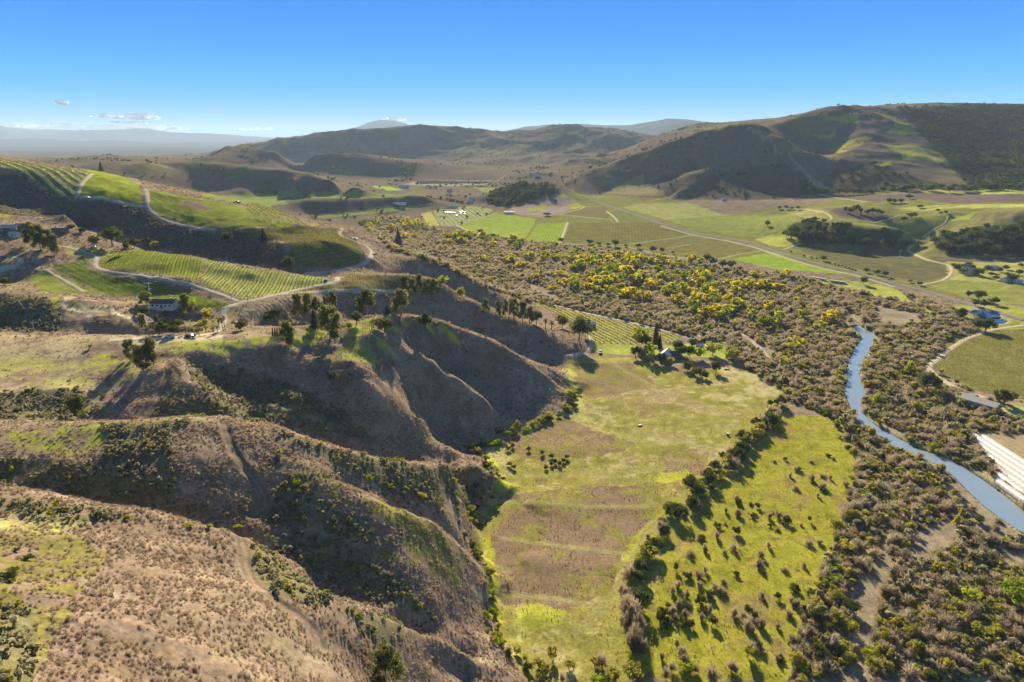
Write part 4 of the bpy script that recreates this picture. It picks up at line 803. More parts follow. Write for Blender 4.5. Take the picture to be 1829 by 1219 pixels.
def plant(kind, x, y, h, w=None, label='', group=None, name=None, z=None):
    """h height in metres; w crown width in metres"""
    global NTREE
    if bool(inpoly(np.array([x]), np.array([y]), WATER[0][1])[0]): return None      # nothing grows in the river
    NTREE += 1
    cm, tm = TP[kind][R_.randrange(len(TP[kind]))]
    natw = {'oak_tree': 1.2, 'eucalyptus_tree': .68, 'cottonwood_tree': .84, 'green_cottonwood': 1.0, 'bare_tree': 1.1, 'pale_tree': .9, 'willow_tree': 1.2, 'conifer_tree': .48, 'cypress_tree': .22, 'palm_tree': .5}.get(kind, 1.25)
    sxy = (w/natw) if w else h
    nm = name or {'green_cottonwood': 'cottonwood_tree', 'pale_tree': 'bare_tree', 'dark_shrub': 'shrub', 'bright_shrub': 'shrub', 'bare_shrub': 'leafless_bush', 'rusty_shrub': 'shrub'}.get(kind, kind)
    if z is None: z = float(tz(x, y))
    if tm is None:
        r = bpy.data.objects.new(nm, cm); COL.objects.link(r)
    else:
        r = bpy.data.objects.new(nm, None); COL.objects.link(r); r.empty_display_size = .5
        for pn, me in (('trunk', tm), ('crown', cm)):
            c = bpy.data.objects.new(pn, me); COL.objects.link(c); c.parent = r
    r.location = (x, y, z-.05); r.scale = (sxy*R_.uniform(.93, 1.07), sxy*R_.uniform(.93, 1.07), h); r.rotation_euler = (R_.gauss(0, .03), R_.gauss(0, .03), R_.uniform(0, 6.28))
    r['label'] = label; r['category'] = CAT.get(kind, 'tree')
    if group: r['group'] = group
    return r
def depth_of(p): return p[1]*CT+(CH-p[2])*ST
def tree_px(kind, px, py, hpx, wpx=None, label='', group=None, name=None):
    p = hit(px, py); m = depth_of(p)/F0
    return plant(kind, p[0], p[1], hpx*m*1.04, wpx*m if wpx else None, label, group, name)
def along(line, n, kinds, hr, wr, label, group, spread=1.5, sizes_m=True, wgt=None):
    Pw = hits(subdiv(line+[line[-1]], 12)[:-1])[:, :2] if False else hits(line)[:, :2]
    s = np.concatenate([[0], np.cumsum(np.linalg.norm(np.diff(Pw, axis=0), axis=1))])
    for k in range(n):
        t = s[-1]*(k+R_.uniform(.1, .9))/n; x = np.interp(t, s, Pw[:, 0])+R_.gauss(0, spread); y = np.interp(t, s, Pw[:, 1])+R_.gauss(0, spread)
        kd = R_.choices(kinds, wgt)[0]; h = R_.uniform(*hr); lb = label[kd] if isinstance(label, dict) else label
        plant(kd, x, y, h*(.6 if 'shrub' in kd and hr[1] > 4 else 1), h*R_.uniform(*wr), lb, group)
# --- named trees on the left hills: (kind, px, py, height px, width px, label)
T = [
 ('eucalyptus_tree',233,645,38,26,'smaller dark gum tree left of the clump at the plateau rim'),
 ('eucalyptus_tree',256,664,46,40,'widest gum tree of the clump at the plateau rim, casting a long shadow downslope'),
 ('eucalyptus_tree',275,655,52,26,'tallest gum tree of the clump at the plateau rim'),
 ('dark_shrub',137,748,48,36,'tall dark bush standing alone above the brushy gully'),
 ('eucalyptus_tree',516,622,46,34,'dark gum tree beside the thin cypress row on the ridge lawn'),
 ('eucalyptus_tree',590,608,60,44,'big spreading gum tree at the ridge lawn, shading the slope below'),
 ('oak_tree',563,560,24,34,'flat crowned tree behind the big spreading gum on the ridge'),
 ('eucalyptus_tree',533,568,42,24,'tall slim gum tree on the left above the ridge garden'),
 ('eucalyptus_tree',549,563,38,24,'slim gum tree just right of the tallest one above the ridge garden'),
 ('eucalyptus_tree',566,562,30,15,'narrow short gum between two taller ones behind the garden'),
 ('eucalyptus_tree',583,560,30,14,'narrow gum tree left of the ragged one behind the garden'),
 ('eucalyptus_tree',597,562,40,20,'ragged gum tree standing against the shaded ravine'),
 ('conifer_tree',562,586,34,18,'dark pointed conifer in the middle of the ridge garden'),
 ('oak_tree',637,580,24,24,'round dark oak on the ridge beside the pale yard'),
 ('oak_tree',688,594,28,38,'bushy green oak leaning over the slope edge'),
 ('bright_shrub',622,588,14,16,'small bright green bush left of the pale yard'),
 ('eucalyptus_tree',656,562,44,40,'broad full gum tree on the left of the ridge crest pair'),
 ('eucalyptus_tree',717,562,44,36,'broad full gum tree on the right of the ridge crest pair'),
 ('conifer_tree',692,562,16,14,'small dark conifer between the two broad gums'),
 ('oak_tree',760,591,34,27,'lone round tree on the bare ridge crest above the shaded hollow'),
 ('eucalyptus_tree',722,524,30,22,'leftmost gum of the dense grove above the ravine'),
 ('eucalyptus_tree',736,527,28,18,'gum with drooping crown in the dense grove above the ravine'),
 ('eucalyptus_tree',749,527,36,19,'tallest gum of the dense grove above the ravine'),
 ('eucalyptus_tree',763,529,30,19,'dark gum right of the tallest in the dense grove'),
 ('eucalyptus_tree',776,529,30,20,'gum on the right edge of the dense grove'),
 ('bright_shrub',790,512,22,24,'bright green round tree beside the dense grove'),
 ('willow_tree',823,535,24,16,'grey green tree alone on the bare spur'),
 ('eucalyptus_tree',868,562,28,15,'first narrow tree at the left end of the spur tree line'),
 ('eucalyptus_tree',889,567,30,12,'second narrow tree on the spur, thin crown'),
 ('eucalyptus_tree',903,568,32,14,'third tree on the spur, slightly taller than the second'),
 ('eucalyptus_tree',917,570,36,22,'broad tall gum on the spur, middle of the line'),
 ('eucalyptus_tree',933,574,34,20,'dark gum just below the broad tall one on the spur'),
 ('eucalyptus_tree',946,577,28,20,'lower gum near the right end of the spur line'),
 ('oak_tree',958,580,26,20,'last dark round tree at the right end of the spur line'),
 ('palm_tree',974,588,20,11,'left palm by the spur end'), ('palm_tree',985,590,18,10,'right palm by the spur end, beside the oaks'),
 ('oak_tree',1004,586,24,24,'small round oak left of the big oak at the vineyard edge'),
 ('oak_tree',1034,608,44,40,'big dark oak beside the white roofed shed'),
 ('oak_tree',1050,603,26,20,'lower dark oak behind the white roofed shed'),
 ('conifer_tree',471,431,22,15,'lone tree on the brown vineyard knoll'),
 ('conifer_tree',712,441,30,19,'lone dark tree on the knoll above the river plain'),
 ('conifer_tree',181,306,16,10,'tiny lone tree on the ridge beside the striped vineyard'),
 ('oak_tree',515,482,24,26,'dark round oak at the foot of the shaded vineyard slope'),
 ('eucalyptus_tree',58,440,40,26,'leftmost tall gum by the hilltop farm'), ('eucalyptus_tree',73,446,42,24,'tallest gum of the hilltop farm clump'),
 ('eucalyptus_tree',86,449,38,20,'gum with bare lower trunk, middle of the farm clump'), ('eucalyptus_tree',101,455,34,22,'rightmost gum of the farm clump, nearest the road'),
 ('oak_tree',168,441,20,20,'small round oak left of the large round tree above the ravine'),
 ('oak_tree',201,440,34,36,'large round tree above the dark ravine'),
 ('oak_tree',228,452,24,14,'leaning small tree at the top edge of the green vineyard'),
 ('oak_tree',240,444,20,24,'dark bushy tree right of the leaning small tree'), ('oak_tree',262,441,18,22,'rounded dark bush on the vineyard rim above the ravine'), ('willow_tree',277,444,14,18,'pale grey green bush on the vineyard rim'),
 ('dark_shrub',127,412,12,16,'round bush beside the farm buildings on the ridge'), ('dark_shrub',146,416,10,20,'long low bush on the ridge right of the farm'),
 ('dark_shrub',405,432,20,24,'dark bush high on the ravine rim'), ('dark_shrub',8,510,14,24,'dark round bush at the left edge of the grassy slope'),
 ('eucalyptus_tree',263,546,24,28,'brownish tree left of the white farmhouse'), ('oak_tree',257,566,20,22,'dark round tree below the brownish tree by the farmhouse'),
 ('eucalyptus_tree',257,588,26,12,'slim tree on the slope below the farmhouse'), ('rusty_shrub',297,566,12,18,'rust coloured bush below the white farmhouse'),
 ('dark_shrub',281,576,14,14,'small round tree on the left in the farmhouse orchard'), ('dark_shrub',293,582,14,18,'round tree second in the farmhouse orchard'), ('dark_shrub',303,588,16,18,'round tree in the middle of the farmhouse orchard'),
 ('dark_shrub',320,586,18,22,'broad dark tree on the right of the farmhouse orchard'), ('oak_tree',285,598,24,34,'dark tree mass at the foot of the farmhouse orchard'), ('oak_tree',310,600,20,22,'dark tree behind the palms'),
 ('eucalyptus_tree',334,562,36,24,'brownish gum right of the white farmhouse'), ('bright_shrub',343,552,20,18,'bright lime tree behind the farmhouse gum'), ('willow_tree',373,573,26,24,'olive tree beside the farm road bend'),
 ('willow_tree',365,585,16,22,'low greyish tree left of the farm road'), ('rusty_shrub',352,596,10,14,'tan bush beside the palm drive'),
 ('dark_shrub',430,590,20,26,'dark brush clump right of the palm drive'), ('dark_shrub',492,565,16,30,'dark hedge like bush in front of the brown vineyard'), ('dark_shrub',478,572,14,24,'left part of the brush below the brown vineyard'),
 ('bright_shrub',510,584,10,22,'bright hedge left of the garden conifer'), ('bright_shrub',553,596,14,16,'yellow green bush on the ridge lawn'), ('willow_tree',162,655-32,10,11,'small pale tree standing on the plateau grass'),
 ('green_cottonwood',1142,620,42,32,'tall bright topped tree left of the valley farmhouse'), ('oak_tree',1153,626,32,20,'dark tree behind the bright topped one by the valley farmhouse'),
 ('bare_tree',1147,640,30,24,'leafless tree in front of the bright topped tree'), ('green_cottonwood',1161,644,34,24,'green tree touching the valley farmhouse roof'),
 ('conifer_tree',1172,614,34,17,'tall thin conifer behind the valley farmhouse'), ('conifer_tree',1178,622,24,12,'short conifer under the tall thin one'),
 ('dark_shrub',1207,622,14,22,'dark hedge bush behind the valley farmhouse'), ('dark_shrub',1237,620,18,18,'dark round shrub right of the valley farmhouse garden'),
 ('oak_tree',1180,650,20,22,'dark tree in front of the valley farmhouse, left of its shadow'), ('willow_tree',1196,652,15,20,'grey green bush below the valley farmhouse wall'), ('oak_tree',1211,630,24,20,'dark tree rising behind the valley farmhouse roof'), ('oak_tree',1135,640,24,22,'dark tree left of the leafless one by the valley farmhouse'),
 ('oak_tree',1218,638,22,20,'dark tree close right of the valley farmhouse'), ('oak_tree',1232,640,24,18,'second dark tree right of the valley farmhouse'),
 ('bright_shrub',1247,642,26,26,'yellow green round tree in the valley garden'), ('dark_shrub',1228,662,18,26,'dark shrub at the upper end of the garden hedge'), ('dark_shrub',1244,672,18,26,'dark shrub halfway along the garden hedge'), ('dark_shrub',1258,676,16,18,'dark shrub at the lower end of the garden hedge'),
 ('oak_tree',1279,666,22,22,'small umbrella shaped oak at the lawn corner'), ('willow_tree',1272,635,26,34,'grey green willow beyond the garden lawn'), ('bright_shrub',1308,643,24,32,'golden green round tree at the thicket edge'),
 ('oak_tree',1730,532,13,13,'smaller of the two oaks standing on the green field'), ('oak_tree',1748,536,18,23,'larger of the two oaks standing on the green field'),
 ('oak_tree',1760,592,24,36,'spreading oak below the two ponds'), ('oak_tree',1748,590,20,26,'oak just left of the spreading one below the ponds'), ('oak_tree',1793,722,28,40,'big round oak beside the long barn'),
 ('oak_tree',1757,552,18,16,'dark oak behind the upper pond'), ('oak_tree',1742,548,12,12,'small dark oak left behind the upper pond'), ('oak_tree',1774,545,15,20,'dark oak on the slope right of the upper pond'),
 ('dark_shrub',1718,566,18,22,'olive bush left of the ponds'), ('oak_tree',1371,404,10,12,'single oak in the middle of the pale vineyard'), ('oak_tree',858,418,9,13,'oak at the lower edge of the bright green field'), ('oak_tree',882,425,7,10,'small oak right of the other at the bright field edge'),
 ('oak_tree',978,386,6,17,'flat wide oak on the brown slope'), ('willow_tree',655,1219,0,0,''), ('oak_tree',1470,466,9,13,'dark oak beside the valley road, biggest on its row'), ('oak_tree',1547,487,8,12,'oak beside the valley road where the row ends'),
 ('oak_tree',1566,491,9,13,'left oak of the pair beyond the road'), ('oak_tree',1581,494,10,13,'right oak of the pair beyond the road'), ('oak_tree',1543,508,14,14,'dark oak between the road and the stored trailers'),
 ('oak_tree',1626,505,5,9,'low bush by the farm track turning'), ('oak_tree',1642,510,7,11,'small oak at the farm track turning'),
 ('eucalyptus_tree',690,1224,76,56,'large gold green gum at the bottom of the near hill'),
 ('pale_tree',1488,1158,34,22,'white leafless tree in the dark thicket near the gravel track'),
 ('green_cottonwood',1625,905+0,0,0,''), ('rusty_shrub',1555,700,22,26,'rust red bush leaning over the river bank'), ('rusty_shrub',1612,640,12,24,'reddish brown bush on the far river bank'),
 ('bright_shrub',1625,672,30,26,'bright yellow green bush on the right bank thicket'), ('bright_shrub',1565,722,22,30,'lime willow bush at the river bend'), ('oak_tree',1655,700,38,40,'dark oak deep in the right bank thicket'),
 ('green_cottonwood',1812,1085,60,48,'tall yellow green tree near the right corner thicket'), ('bright_shrub',1735,1075,30,36,'lime bush in the low right thicket'), ('bright_shrub',1640,735,20,24,'lime shrub mid way along the far bank'),
]
for k, px, py, hp, wp, lb in T:
    if hp: tree_px(k, px, py, hp, wp, lb, 'gum trees on the left hills' if (k == 'eucalyptus_tree' and px < 1000) else None)
for px, py, h in ((306,600,18),(312,599,17),(320,598,16),(332,599,15),(345,600,15),(356,601,17),(368,594,12),(381,599,16),(389,596,15)):
    tree_px('palm_tree', px, py, h, 9, 'short shaggy palm in the row beside the plateau drive', 'palms in the row along the drive')
for px, py, h in ((392,588,22),(398,592,27),(401,584,22)): tree_px('palm_tree', px, py, h, 9, 'taller palm in the group where the drive meets the road', 'tall palms at the drive end')
for px in (487, 491.5, 496, 500, 504): tree_px('cypress_tree', px, 600, 15, 3, 'thin dark cypress in the straight row on the ridge lawn', 'cypress row on the ridge lawn')
for px, py, h, w in ((1392,374,6,9),(1404,374,7,10),(1414,375,6,9),(1425,375,7,8),(1510,379,10,10),(1519,382,12,14),(1529,379,14,15),(1537,382,10,10),(1548,384,10,11),(1558,383,12,14),(1567,383,10,11),(1574,385,9,9),(1588,363,9,12),(1597,364,9,12),(1608,363,8,11),(1624,356,9,13),(1643,372,6,11),(1628,390,11,18),(1614,395,8,12),(1675,379,6,9),(1689,382,6,8)):
    tree_px('oak_tree', px, py, h, w, 'dark oak standing among the vineyards below the mountain', 'oaks among the far vineyards')
for px, py, h, w in ((1002,434,9,12),(1053,436,8,14),(1070,438,5,9),(1086,440,6,9),(1099,440,12,14),(1118,441,5,8),(1140,444,9,11),(1166,452,13,17),(1182,452,10,10),(1202,454,5,7),(1230,467,13,12),(1248,468,9,14),(1262,470,17,15),(1273,476,17,17),(1290,481,17,14),(1306,481,16,18),(1322,486,10,14)):
    tree_px('oak_tree', px, py, h, w, 'dark oak on the track between the fields and the river woods', 'oaks along the field track')
for px, py in ((1449,462),(1458,464),(1481,471),(1491,474),(1498,476),(1504,477),(1510,479),(1517,481),(1522,483),(1528,485),(1436,459),(1412,452)):
    tree_px('dark_shrub', px, py, 4.2, 5, 'small dark tree in the roadside row', 'roadside row of small trees')
for px, py, h, w in ((1413,428,16,22),(1420,420,18,26),(1432,430,20,26),(1442,418,20,28),(1455,432,22,28),(1447,402,12,20),(1462,403,8,14),(1470,436,18,24),(1486,437,16,22),(1530,438,14,20),(1550,438,14,20),(1572,440,13,20),(1596,441,12,20),(1618,441,12,20),(1640,440,10,16),(1404,424,12,16)):
    tree_px('oak_tree', px, py, h, w, 'dark oak on the steep bank between vineyard levels', 'oaks on the left bank between vineyards')
for px in (1486,1493,1500,1507,1514): tree_px('eucalyptus_tree', px, 418, 20, 12, 'upright tree in the tight grove on the bank', 'tight grove on the bank')
for px, py, h, w in ((1668,436,14,22),(1680,446,16,24),(1694,430,16,26),(1700,450,16,24),(1714,440,20,28),(1730,452,18,26),(1738,432,20,28),(1752,448,22,30),(1765,425,18,30),(1775,455,18,26),(1788,440,22,30),(1800,420,20,30),(1806,452,18,28),(1820,436,24,32),(1826,412,20,26),(1846,450,20,30)):
    tree_px('oak_tree', px, py, h, w, 'dark oak in the wooded bank at the field end', 'oaks on the right bank')
for px, py, h, w in ((1703,478,8,11),(1711,485,14,16),(1719,490,11,14),(1730,476,8,12),(1738,482,9,10),(1748,493,14,22),(1763,486,12,14),(1770,494,8,10),(1779,500,8,12),(1786,486,9,12),(1800,494,8,10),(1808,503,14,22),(1820,492,11,14),(1797,482,8,14),(1824,478,8,12)):
    tree_px('oak_tree', px, py, h, w, 'dark garden tree around the ranch buildings', 'trees around the ranch')
LY = 'bright yellow cottonwood in the river woods'
# yellow cottonwoods: the clearly seen ones
for px, py, h, w in ((1000,497,14,26),(1009,512,16,22),(974,461,14,18),(1000,466,12,44),(1034,470,16,20),(1053,452,10,12),(1081,514,24,24),(1068,515,18,18),(1102,520,18,24),(1120,490,18,30),(1112,480,12,22),(1126,535,24,36),(1146,540,20,24),(1136,508,20,28),(1160,516,20,26),(1242,512,22,34),(1256,516,16,22),(1241,548,28,22),(1248,575,15,12),(1273,535,18,26),(1300,545,22,18),(1312,582,12,9),(1374,562,26,22),(1372,560,20,18),(1405,498,18,16),(1396,500,14,14),(1420,542,14,14),(1435,572,16,12),(1466,552,12,7),(1472,534,14,10),(1486,575,22,28),(1466,590,18,26),(1399,655,20,18),(1427,660,17,14),(1419,628,18,26),(1431,620,16,20),(1417,610,12,20),(1320,552,16,18),(1338,556,12,12),(1360,530,10,12),(1380,528,10,14),(990,440,10,16),(946,462,14,22),(930,480,12,20),(905,470,10,22),(880,455,8,20),(860,440,8,16),(1180,498,14,18),(1210,492,12,16),(1090,468,14,18),(1075,462,10,14),(955,500,14,18),(986,520,10,24),(955,528,8,14)):
    tree_px('cottonwood_tree', px, py, h, w, LY, 'yellow cottonwoods in the river woods')
k = 0; tries = 0
while k < 215 and tries < 4000:                      # the rest stand in drifts through the same woods
    tries += 1; t = R_.random(); px = 640+t*900; lo = np.interp(px, [640,760,850,1000,1200,1400,1560], [392,400,425,442,468,496,520]); hi = np.interp(px, [640,760,850,1000,1200,1400,1560], [405,440,478,515,560,600,590])
    py = lo+(hi-lo)*R_.random(); p = hit(px, py); nv = float(fbm(np.array([p[0]]), np.array([p[1]]), 120, 3, 301)[0])
    if nv+.35*(1 if 1020 < px < 1280 and py < 540 else 0) < R_.uniform(-.1, .45): continue
    k += 1; plant('cottonwood_tree' if R_.random() < .72 else 'green_cottonwood', p[0], p[1], R_.uniform(8, 14), R_.uniform(8, 15), 'yellow or lime cottonwood standing in the river woods', 'cottonwoods through the river woods')
for _ in range(70):
    px = R_.uniform(900, 1560); lo = np.interp(px, [900,1200,1400,1560], [440,468,498,530]); py = lo+R_.uniform(0, 60); p = hit(px, py)
    plant('bare_tree', p[0], p[1], R_.uniform(6, 10), R_.uniform(7, 12), 'leafless grey tree rising from the river woods', 'leafless trees in the river woods')
# the tree belt between the two meadows
BELT = [(1392,722),(1370,760),(1340,790),(1308,822),(1280,850),(1250,880),(1215,915),(1182,950),(1168,985),(1150,1020),(1135,1060),(1128,1100),(1128,1140),(1130,1165)]
mixl = {'bare_tree': 'leafless tree in the belt between the two meadows', 'oak_tree': 'dark leafy oak in the belt between the two meadows', 'willow_tree': 'olive willow in the belt between the two meadows', 'bright_shrub': 'bright green bush in the belt between the two meadows', 'bare_shrub': 'leafless bush in the belt between the two meadows', 'green_cottonwood': 'yellow green tree in the belt between the two meadows'}
along(BELT[:12], 92, ['bare_tree', 'oak_tree', 'willow_tree', 'bright_shrub', 'bare_shrub'], (3.2, 7.6), (.8, 1.35), mixl, 'tree belt between the meadows', 2.1, wgt=[4, 7, 3, 4, 3])
along(BELT[:6], 22, ['oak_tree', 'bare_tree', 'bright_shrub'], (4.5, 8), (.8, 1.2), mixl, 'tree belt between the meadows', 3.2)
along([(1120,1070),(1130,1110),(1132,1165)], 20, ['bare_tree'], (6, 9), (.6, .9), mixl, 'tree belt between the meadows', 1.6)
along([(940,1200),(1000,1190),(1060,1200),(1120,1210),(1200,1195),(1280,1195),(1330,1185)], 22, ['bare_tree', 'willow_tree', 'bright_shrub'], (3.5, 6), (.8, 1.2), {'bare_tree': 'leafless tree at the near end of the meadow', 'willow_tree': 'olive willow at the near end of the meadow', 'bright_shrub': 'bright green bush at the near end of the meadow'}, 'trees at the near meadow end', 3)
# thicket edge beyond the east meadow
along([(1405,700),(1440,715),(1480,735),(1520,790),(1545,850),(1520,930),(1500,1000),(1480,1080),(1440,1150),(1420,1210)], 60, ['bare_shrub', 'willow_tree', 'oak_tree', 'bright_shrub', 'bare_tree'], (2.5, 5.5), (.9, 1.5), {'bare_shrub': 'leafless bush on the thicket edge beyond the east meadow', 'willow_tree': 'olive willow on the thicket edge beyond the east meadow', 'oak_tree': 'dark bush on the thicket edge beyond the east meadow', 'bright_shrub': 'lime bush on the thicket edge beyond the east meadow', 'bare_tree': 'leafless tree on the thicket edge beyond the east meadow'}, 'bushes along the thicket edge', 3.5)
# foot of the hills
foot = {'willow_tree': 'olive bush at the foot of the hills beside the meadow', 'dark_shrub': 'dark bush at the foot of the hills beside the meadow', 'bright_shrub': 'bright green bush at the foot of the hills beside the meadow', 'bare_shrub': 'leafless bush at the foot of the hills beside the meadow'}
along([(1024,700),(1020,730),(985,745),(930,768),(900,780),(865,800),(835,808)], 36, ['willow_tree', 'dark_shrub', 'bright_shrub'], (2.5, 5), (1, 1.5), foot, 'bushes along the hill foot', 1.8)
along([(845,800),(872,830),(888,862),(880,885),(850,905),(835,925)], 34, ['willow_tree', 'dark_shrub', 'bright_shrub', 'bare_shrub'], (2, 4.2), (1, 1.4), foot, 'bushes along the hill foot', 2.2)
along([(815,940),(850,985),(868,1020),(876,1070),(875,1120),(900,1160),(950,1190)], 40, ['willow_tree', 'dark_shrub', 'bright_shrub', 'bare_shrub'], (1.4, 3.4), (1, 1.3), foot, 'bushes along the hill foot', 1.5)
along([(790,880),(830,895),(845,920),(800,935),(770,925)], 10, ['bright_shrub', 'bare_shrub', 'willow_tree'], (2, 3.6), (1, 1.3), foot, 'bushes along the hill foot', 2)
# bushes dotted over the east meadow
for _ in range(330):
    px = R_.uniform(1170, 1500); py = R_.uniform(800, 1185); p = hit(px, py)
    j_ = int((math.log(math.hypot(p[0], p[1]))-R0)/(R1-R0)*NR); i_ = int((math.atan2(p[0], p[1])-A0)/(A1-A0)*NA)
    if px < np.interp(py, [800, 850, 905, 1000, 1190], [1385, 1340, 1280, 1200, 1150]) or px > np.interp(py, [800, 900, 1000, 1190], [1520, 1500, 1475, 1410]): continue
    if float(fbm(np.array([p[0]]), np.array([p[1]]), 26, 2, 311)[0]) < R_.uniform(-.35, .25): continue
    plant('bare_shrub' if R_.random() < .75 else 'dark_shrub', p[0], p[1], R_.uniform(1.2, 3.8), R_.uniform(1.8, 5), 'scraggly bush growing in the east meadow', 'bushes dotted over the east meadow')
for px, py in ((985,832),(992,828),(1000,832),(1006,826),(975,838),(1012,820),(968,812),(985,818),(910,833),(918,838),(908,805),(916,800),(944,806)):
    tree_px('dark_shrub', px, py, 9, 11, 'dark green bush in the brown west meadow', 'bushes in the west meadow')
# bushes along the river and on the near hills
for line, n in (([(1500,660),(1500,700),(1515,740),(1535,775),(1570,800),(1610,815)], 22), ([(1560,600),(1550,650),(1560,690),(1575,750),(1640,790),(1700,830),(1760,870),(1829,905)], 34), ([(1620,835),(1680,870),(1730,915),(1790,960)], 12), ([(1700,720),(1740,760),(1700,790),(1745,765)], 16), ([(1600,1180),(1680,1120),(1760,1150),(1829,1120),(1829,1040),(1750,1000)], 26), ([(1420,1219),(1480,1180),(1530,1200),(1500,1120),(1480,1060)], 22), ([(1560,1219),(1570,1150),(1600,1100)], 12)):
    along(line, n, ['willow_tree', 'bare_shrub', 'bright_shrub', 'dark_shrub'], (2.5, 5.5), (1, 1.4), {'willow_tree': 'olive willow growing near the river', 'bare_shrub': 'leafless bush growing near the river', 'bright_shrub': 'lime bush growing near the river', 'dark_shrub': 'dark bush growing near the river'}, 'bushes near the river', 3, wgt=[4, 4, 2, 2])
for px, py, h, w, k in ((388,975,10,10,'shrub'),(350,1175-50,0,0,'shrub'),(530,868,14,16,'bright_shrub'),(500,812,12,14,'bright_shrub'),(660,860,16,14,'bright_shrub'),(60,668+30,8,12,'bright_shrub'),(50,702,9,14,'dark_shrub'),(20,1035,20,40,'dark_shrub'),(50,1000,10,20,'dark_shrub'),(188,708,6,8,'bright_shrub'),(595,680,20,24,'dark_shrub'),(30,985,8,14,'dark_shrub'),(340,942,8,14,'bright_shrub'),(375,944,10,14,'bright_shrub'),(425,945,12,20,'bright_shrub'),(22,845,14,12,'bright_shrub')):
    if h: tree_px(k, px, py, h, w, 'single bush standing on the brushy near hills', 'single bushes on the near hills')
# oaks along the foot of the mountain
for k in range(34):
    px = 1440+k*12+R_.uniform(-4, 4); tree_px('oak_tree', px, R_.uniform(336, 345) if px > 1560 else 347, R_.uniform(8, 13), R_.uniform(12, 18), 'oak at the foot of the wooded mountain', 'oaks at the mountain foot')
for k in range(26):
    px = R_.uniform(868, 990); tree_px('oak_tree', px, np.interp(px, [868, 900, 990], [362, 368, 345])+R_.uniform(-12, 2), R_.uniform(7, 11), R_.uniform(9, 14), 'dark oak on the low wooded spur', 'oaks on the low wooded spur')
print('trees', NTREE)
# ------------------------------------------------------------------ buildings, vehicles, poles
MT = dict(white=mat('white_paint', (.60, .58, .53), .6, .06, 1), cream=mat('cream_plaster', (.6, .54, .44), .8, .08, 1), roofd=mat('dark_shingles', (.10, .085, .075), .8, .25, 3), roofl=mat('weathered_tin', (.40, .35, .29), .45, .15, 1, .4), wood=mat('weathered_boards', (.16, .12, .09), .9, .25, 3),
 glass=mat('window_glass', (.03, .05, .08), .12, .05, 1, .6), tin=mat('pale_tin', (.38, .39, .40), .4, .08, 1, .5), orange=mat('terracotta', (.45, .20, .10), .8, .15, 2), blue=mat('blue_paint', (.03, .08, .22), .3, .05, 1, .5), dark=mat('dark_paint_and_shade', (.03, .032, .036), .35, .05, 1, .5), silver=mat('silver_paint', (.5, .52, .55), .3, .05, 1, .5),
 tyre=mat('tyre_rubber', (.02, .02, .02), .9, .1, 4), film2=mat('dusty_plastic_film', (.20, .17, .13), .9, .1, .6, .0), film=mat('white_plastic_film', (.52, .48, .42), .4, .05, .6, .4), steel=mat('grey_steel', (.45, .45, .46), .4, .1, 2, .5), pole=mat('pole_wood', (.14, .10, .07), .9, .2, 3), green=mat('green_paint', (.05, .16, .10), .5, .1, 1, .4))
def bbox(bm, x0, x1, y0, y1, z0, z1):
    v = [bm.verts.new(c) for c in ((x0,y0,z0),(x1,y0,z0),(x1,y1,z0),(x0,y1,z0),(x0,y0,z1),(x1,y0,z1),(x1,y1,z1),(x0,y1,z1))]
    for f in ((0,3,2,1),(4,5,6,7),(0,1,5,4),(1,2,6,5),(2,3,7,6),(3,0,4,7)): bm.faces.new([v[i] for i in f])
def cyl(bm, p, q, r0, r1=None, n=8):
    p = Vector(p); q = Vector(q); r1 = r0 if r1 is None else r1; d = (q-p).normalized(); a = d.orthogonal().normalized(); b = d.cross(a)
    A_ = [bm.verts.new(p+(a*math.cos(k*6.2832/n)+b*math.sin(k*6.2832/n))*r0) for k in range(n)]; B_ = [bm.verts.new(q+(a*math.cos(k*6.2832/n)+b*math.sin(k*6.2832/n))*r1) for k in range(n)]
    for k in range(n): bm.faces.new((A_[k], A_[(k+1) % n], B_[(k+1) % n], B_[k]))
    bm.faces.new(A_[::-1]); bm.faces.new(B_)
def part(name, fn, m, parent, bevel=0):
    bm = bmesh.new(); fn(bm)
    if bevel: bmesh.ops.bevel(bm, geom=bm.edges[:], offset=bevel, segments=2, affect='EDGES')
    bmesh.ops.recalc_face_normals(bm, faces=bm.faces); me = bpy.data.meshes.new(name); bm.to_mesh(me); bm.free(); return add_obj(name, me, parent, m)
def root_at(name, px, py, label, cat, rz=0, group=None, dz=0):
    p = hit(px, py); r = add_obj(name, None, None, None, label=label, category=cat); r.location = (p[0], p[1], float(tz(p[0], p[1]))+dz); r.rotation_euler = (0, 0, math.radians(rz))
    if group: r['group'] = group
    return r
def gable(bm, w, d, z, h, ov=.4, th=.18):
    """roof over a w x d plan, ridge along x"""
    for s in (-1, 1):
        y0 = s*(d/2+ov); zz = z-ov*h/(d/2); v = []
        for (x, y, q) in ((-w/2-ov, y0, zz), (w/2+ov, y0, zz), (w/2+ov, 0, z+h), (-w/2-ov, 0, z+h)):
            v.append(bm.verts.new((x, y, q))); 
        u = [bm.verts.new(a.co+Vector((0, 0, th))) for a in v]; bm.faces.new(v); bm.faces.new(u)
        for k in range(4): bm.faces.new((v[k], v[(k+1) % 4], u[(k+1) % 4], u[k]))
